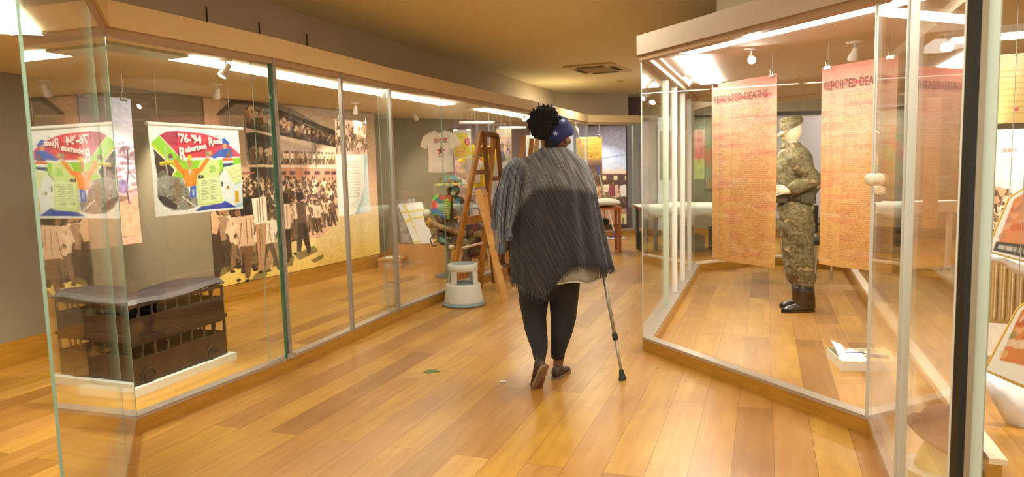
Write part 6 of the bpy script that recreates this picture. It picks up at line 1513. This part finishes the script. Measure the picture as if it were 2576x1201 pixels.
# far case sill and wall behind the table
wl = lambda x, y, Y: ony(x, y, Y)
def board(px4, Y, m, name, label, cat, th=.03, parts=()):
    q = [ony(x, y, Y) for x, y in px4]; zt_ = (q[0].z + q[1].z) / 2; zb_ = (q[2].z + q[3].z) / 2; q[0].z = q[1].z = zt_; q[2].z = q[3].z = zb_
    bm = B(); extrude_poly(bm, q, V3((0, th, 0)))
    o = mobj(name, bm, m); tag(o, label, cat); return o, q
wb = mat('white_board_laminate', 'ecebf2', .4)
o, q = board([(1619, 302), (1650, 298), (1654, 640), (1619, 640)], 11.9, wb, 'white_screen', 'tall white roller screen just right of the corridor end, seen through the left corner glass', 'screen')
for v in o.data.vertices:
    if v.co.z < 1: v.co.z = .0
bm = B(); tube(bm, [q[0] + V3((-.02, -.012, .02)), q[1] + V3((.03, -.012, .02))], .03, 10); mobj('roller_tube', bm, WHITEP, o)
o, q = board([(1738, 292), (1788, 290), (1788, 520), (1738, 520)], 12.2, mat('olive_pinboard', '76755a', .8, c2='5d5c48', vscale=3), 'pinboard', 'olive-grey pinboard with a dark frame behind the first orange banner', 'pinboard')
for v in o.data.vertices: v.co.x += .35 if v.co.x > q[0].x + .05 else 0
bm = B(); beam(bm, q[0] + V3((0, -.02, .02)), q[3] + V3((0, -.02, .0)), .04, .05, up=Y_); beam(bm, q[1] + V3((.35, -.02, .02)), q[2] + V3((.35, -.02, .0)), .04, .05, up=Y_); beam(bm, q[0] + V3((0, -.02, .02)), q[1] + V3((.35, -.02, .02)), .04, .05, up=Y_); mobj('frame', bm, mat('dark_frame', '4a3f38', .6), o)
bm = B(); c = q[0] + V3((.45, -.02, -.75)); extrude_poly(bm, [c + V3((-.22, 0, .35)), c + V3((.0, 0, .42)), c + V3((.22, 0, -.5)), c + V3((-.20, 0, -.5))], V3((0, .01, 0))); mobj('pinned_print', bm, mat('green_red_print', '6c7a50', .7, c2='9a4a38', vscale=4), o)
bm = B(); c = q[0] + V3((-.1, -.02, -.55)); 
o, q = board([(1905, 289), (2066, 292), (2066, 548), (1905, 548)], 9.95, mat('lilac_white_panel', 'c9c2cc', .6), 'exhibition_screen', 'large plain lilac-white panel standing behind the mannequin', 'panel')
bm = B(); box(bm, ((q[0].x + q[1].x) / 2, 9.965, q[0].z + .03), (q[1].x - q[0].x, .06, .05)); mobj('top_rail', bm, mat('dark_rail', '2a2522', .6), o)
for x_ in (q[0].x + .05, q[1].x - .05):
    bm = B(); box(bm, (x_, 9.965, q[2].z / 2), (.04, .04, q[2].z)); box(bm, (x_, 9.965, .012), (.06, .40, .024)); mobj('foot', bm, STEEL, o)
# white rail and low wall to the right, behind the side glass
o, q = board([(2196, 505), (2420, 512), (2420, 540), (2196, 532)], 8.9, WHITEP, 'shelf_board', 'white shelf board far behind the near side glass of the right case', 'shelf', th=.25)
for x_ in (q[0].x + .08, q[1].x - .08):
    bm = B(); box(bm, (x_, 8.92 + .1, q[3].z / 2 + .0), (.05, .05, q[3].z - .002)); mobj('leg', bm, WHITEP, o)
for x0, x1, y0, y1, lab in ((2250, 2286, 262, 560, 'narrow cream banner, left one of two seen through the near side glass'), (2330, 2370, 248, 575, 'narrow cream banner, right one of two seen through the near side glass')):
    t, q_, tl, tr = sheet_thing('hanging_banner', lab, 'banner', [(x0, y0), (x1, y0 - 8), (x1, y1), (x0, y1)], V3((4.9, 8.6, 0)), V3((-.5, -.86, 0)), 30, 120, 'dcc0a8')
    q_.vgrad([(0, 'e6d6cc'), (.3, 'dcc0ae'), (1, 'cfa67c')]); q_.textlines(.15, .85, .1, .9, 30, 'b58a70', h=.3, a=.4); q_.build('printed_sheet', t, curl=.01); wires(t, [tl, tr], 2.9 - .031)
# ------------------------------------------------------------------ nearest frame at the right edge: open glass door with jamb
jb = V3((*pB(1.90), 0)); jx = V3((.92, .38, 0)).normalized()
def jp(x, y, Y): return ony(x, y, Y)
JY = 1.70
a0 = ony(2431, 600, JY); jd = thing('case_door', 'open glass door with a dark seal and pale green edge at the far right', 'door', V3((a0.x, a0.y, 0)))
s_ = JY / F_PX
bm = B(); slab(bm, (a0.x - .010, JY), (a0.x + .006, JY), .0, 2.19, .03, 0); mobj('rubber_seal', bm, BLACKP, jd)
bm = B(); slab(bm, (a0.x + .0065, JY), (a0.x + .022, JY), .0, 2.19, .03, 0); mobj('aluminium_jamb', bm, mat('warm_aluminium', 'a89a84', .4, metal=.4), jd)
bm = B(); slab(bm, (a0.x + .0225, JY), (a0.x + .056, JY), .0, 2.19, .012, 0); mobj('glass_edge', bm, mat('frosted_green_glass_edge', 'd3e6dc', .25, coat=.3), jd)
pane(jd, (a0.x + .0565, JY), (a0.x + .9, JY + .22), .02, 2.19)
# posters beyond that door
nR = V3((-.45, -.89, 0)).normalized()
PR = V3((3.1, 3.5, 0))
t, q, tl, tr = sheet_thing('hanging_banner', 'pale yellow text sheet at the top right behind the open glass door', 'banner', [(2488, 150), (2640, 118), (2640, 305), (2496, 314)], PR, nR, 90, 110, 'f6dca0')
q.vgrad([(0, 'f8e6c0'), (.5, 'f6d890'), (1, 'f2d088')]); q.textlines(.08, .95, .2, .9, 8, 'b59a5c', h=.25, a=.5); q.ell(.5, .8, .03, .03, 'd86a7a'); q.build('printed_sheet', t, curl=.015); wires(t, [tl, tr])
t, q, tl, tr = sheet_thing('hanging_banner', 'white banner with a short red heading over a small crowd photo, behind the glass door', 'banner', [(2498, 328), (2600, 322), (2600, 900), (2480, 900)], PR - nR * .25, nR, 110, 330, 'f4ece2')
q.textlines(.25, .62, .08, .10, 1, 'e0485a', h=.9, a=.8); q.textlines(.25, .65, .12, .16, 2, '8a7f78', h=.3, a=.6)
q.poly([(0, .24), (.5, .26), (.5, .5), (0, .5)], 'c9a684'); q.poly([(0, .5), (1, .5), (1, .85), (0, .85)], 'a8844e')
for k in range(26): crowd_figure(q, rng.random() * .5, .34 + .16 * rng.random(), .09, rng)
for k in range(14): x = k / 14; q.poly([(x, .5), (x + .03, .5), (x + .04, .82), (x, .84)], ['e0cfa8', '6d5230', 'c9b080'][k % 3], .8)
q.noise(.02, 5); q.build('printed_sheet', t); wires(t, [tl, tr])
def framed(px4, P, n, label, colors, cap):
    tl, tr, br_, bl_ = [onplane(*p, P, n) for p in px4]
    t = thing('framed_picture', label, 'picture', (bl_ + br_) / 2); nn = (tr - tl).cross(bl_ - tl).normalized(); nn = nn if nn.dot(EYE - tl) > 0 else -nn
    q = Print(tl, tr - tl, bl_ - tl, 120, 90, 'ece8e0'); q.poly([(.08, .08), (.94, .08), (.94, .80), (.08, .80)], colors[0])
    for k in range(30): r = q.rng.random(4); q.ell(.1 + .8 * r[0], .12 + .6 * r[1], .10 * r[2] + .03, .06, colors[1 + k % (len(colors) - 1)], .6)
    if cap: q.poly([(.06, .80), (.96, .80), (.96, .96), (.06, .96)], '4a4640'); q.textlines(.10, .92, .83, .93, 1, 'e0dcd4', h=.7, a=.9)
    q.blur(1); q.build('print', t, thick=.01, corners=(tl, tr, br_, bl_))
    bm = B(); 
    for a, b in ((tl, tr), (tr, br_), (br_, bl_), (bl_, tl)): beam(bm, a, b, .014, .018, up=nn)
    mobj('frame', bm, mat('gilt_frame', 'c9a04a', .4), t); return t, tl, tr
for args in (([(2540, 500), (2720, 380), (2700, 690), (2484, 632)], PR + nR * .15, nR, 'tilted orange picture in a gilt frame with a dark caption strip', ['d98a5a', 'c9603a', 'e0b090', 'b08070'], True), ([(2560, 780), (2740, 640), (2720, 1030), (2480, 930)], PR + nR * .30, nR, 'lower tilted orange picture in a gilt frame, without a caption strip', ['d3824a', 'b8502c', 'e8c090', '7a8a5a', 'efe8dc'], False)):
    t, tl, tr = framed(*args); wires(t, [tr, tl])
# curved white sheets under the pictures
def cyl_sheet(pts, dz, name, label):
    bm = B(); vr = loft(bm, pts, closed=False); o = mobj(name, bm, mat('white_display_sheet', 'ece6ea', .5), smooth=True); o.modifiers.new('t', 'SOLIDIFY').thickness = .006; tag(o, label, 'sheet'); return o
r1_ = [onplane(x, y, PR + nR * .05, nR) for x, y in ((2470, 940), (2500, 1010), (2540, 1080), (2590, 1150), (2650, 1230))]
r2_ = [onplane(x, y, PR + nR * .05, nR) + nR * (-.0) for x, y in ((2474, 935), (2530, 960), (2590, 985), (2650, 1010), (2720, 1040))]
cyl_sheet([r2_, [(a + b) / 2 + nR * .05 for a, b in zip(r1_, r2_)], r1_], 0, 'curved_sheet', 'white curved display sheet under the lower framed picture at the right edge')
r1_ = [onplane(x, y, PR + nR * .10, nR) for x, y in ((2476, 652), (2520, 662), (2560, 690), (2620, 730))]
r2_ = [onplane(x, y, PR + nR * .10, nR) for x, y in ((2478, 640), (2530, 640), (2590, 655), (2650, 670))]
cyl_sheet([r2_, [(a + b) / 2 + nR * .03 for a, b in zip(r1_, r2_)], r1_], 0, 'curved_sheet', 'white curved display sheet between the two framed pictures at the right edge')
fx = onz(2535, 92, 2.25); lf = thing('ceiling_fixture', 'bright suspended light fixture above the displays at the far right', 'light fixture', fx)
bm = B(); box(bm, fx + UP * .03, (.72, .34, .05), (V3((.9, -.42, 0)), V3((.42, .9, 0)), UP)); mobj('housing', bm, WHITEP, lf)
bm = B(); box(bm, fx, (.66, .28, .008), (V3((.9, -.42, 0)), V3((.42, .9, 0)), UP)); mobj('diffuser', bm, TUBE_R, lf)
wires(lf, [fx + V3((.2, -.1, .055)), fx + V3((-.2, .1, .055))], 2.869)
spotlight((2.55, 3.9, 0), (3.1, 3.4, 1.0), 'added white spotlight brightening the displays at the far right edge', 150)  # lamp added only to brighten the posters behind the glass door
t, q, tl, tr = sheet_thing('poster', 'faded pink, red and green poster between the white mullions, beyond the right case', 'poster', [(1660, 326), (1772, 330), (1772, 452), (1660, 452)], V3((2.6, 11.95, 0)), V3((-.1, -.99, 0)), 90, 90, 'c9a69a')
q.vgrad([(0, 'd8b8a4'), (.3, 'cf8a84'), (.55, 'c8605c'), (.62, 'a8b060'), (1, '9aa868')]); q.ell(.30, .45, .10, .16, 'c83a44'); q.ell(.62, .42, .12, .13, '4a4658'); q.noise(.05, 6); q.blur(2); q.build('printed_sheet', t); wires(t, [tl, tr], 2.869)
for i, (dx, w_, h_, c_, nm) in enumerate(((.25, .38, .30, '3b3a34', 'charcoal storage crate under the left end of the long table'), (.80, .46, .22, '6f6a58', 'low olive storage crate under the middle of the long table'), (1.40, .40, .34, '2c2b2a', 'black storage crate under the right end of the long table'))):
    cr_ = V3((a_tb + dx, 11.4, 0)); t = thing('storage_crate', nm, 'crate', cr_); bm = B(); box(bm, cr_ + UP * (h_ / 2), (w_, .4, h_)); bmesh.ops.bevel(bm, geom=bm.edges[:], offset=.012, segments=2); mobj('crate_body', bm, mat('crate_' + c_, c_, .6), t)
    bm = B(); box(bm, cr_ + UP * (h_ + .011), (w_ + .02, .42, .02)); mobj('lid', bm, mat('crate_' + c_, c_, .6), t)
# small things lying on the corridor floor
g0 = onz(1086, 936); bm = B(); prism(bm, [(g0.x + a, g0.y + b) for a, b in ((-.06, -.02), (-.02, -.045), (.02, -.03), (.065, -.01), (.03, .04), (-.03, .045))], .0005, .003); o = mobj('paper_scrap', bm, mat('dark_green_paper', '5c6a34', .7)); tag(o, 'small dark green paper scrap lying on the corridor floorboards', 'scrap')
g0 = onz(1265, 961); bm = B(); lathe(bm, [(0, .0005), (.022, .0005), (.024, .004), (.010, .007), (0, .007)], (g0.x, g0.y, 0), 20); o = mobj('bottle_cap', bm, mat('pale_plastic_cap', 'd6c6ba', .3)); tag(o, 'small pale round cap on the floorboards behind the walking person', 'cap')
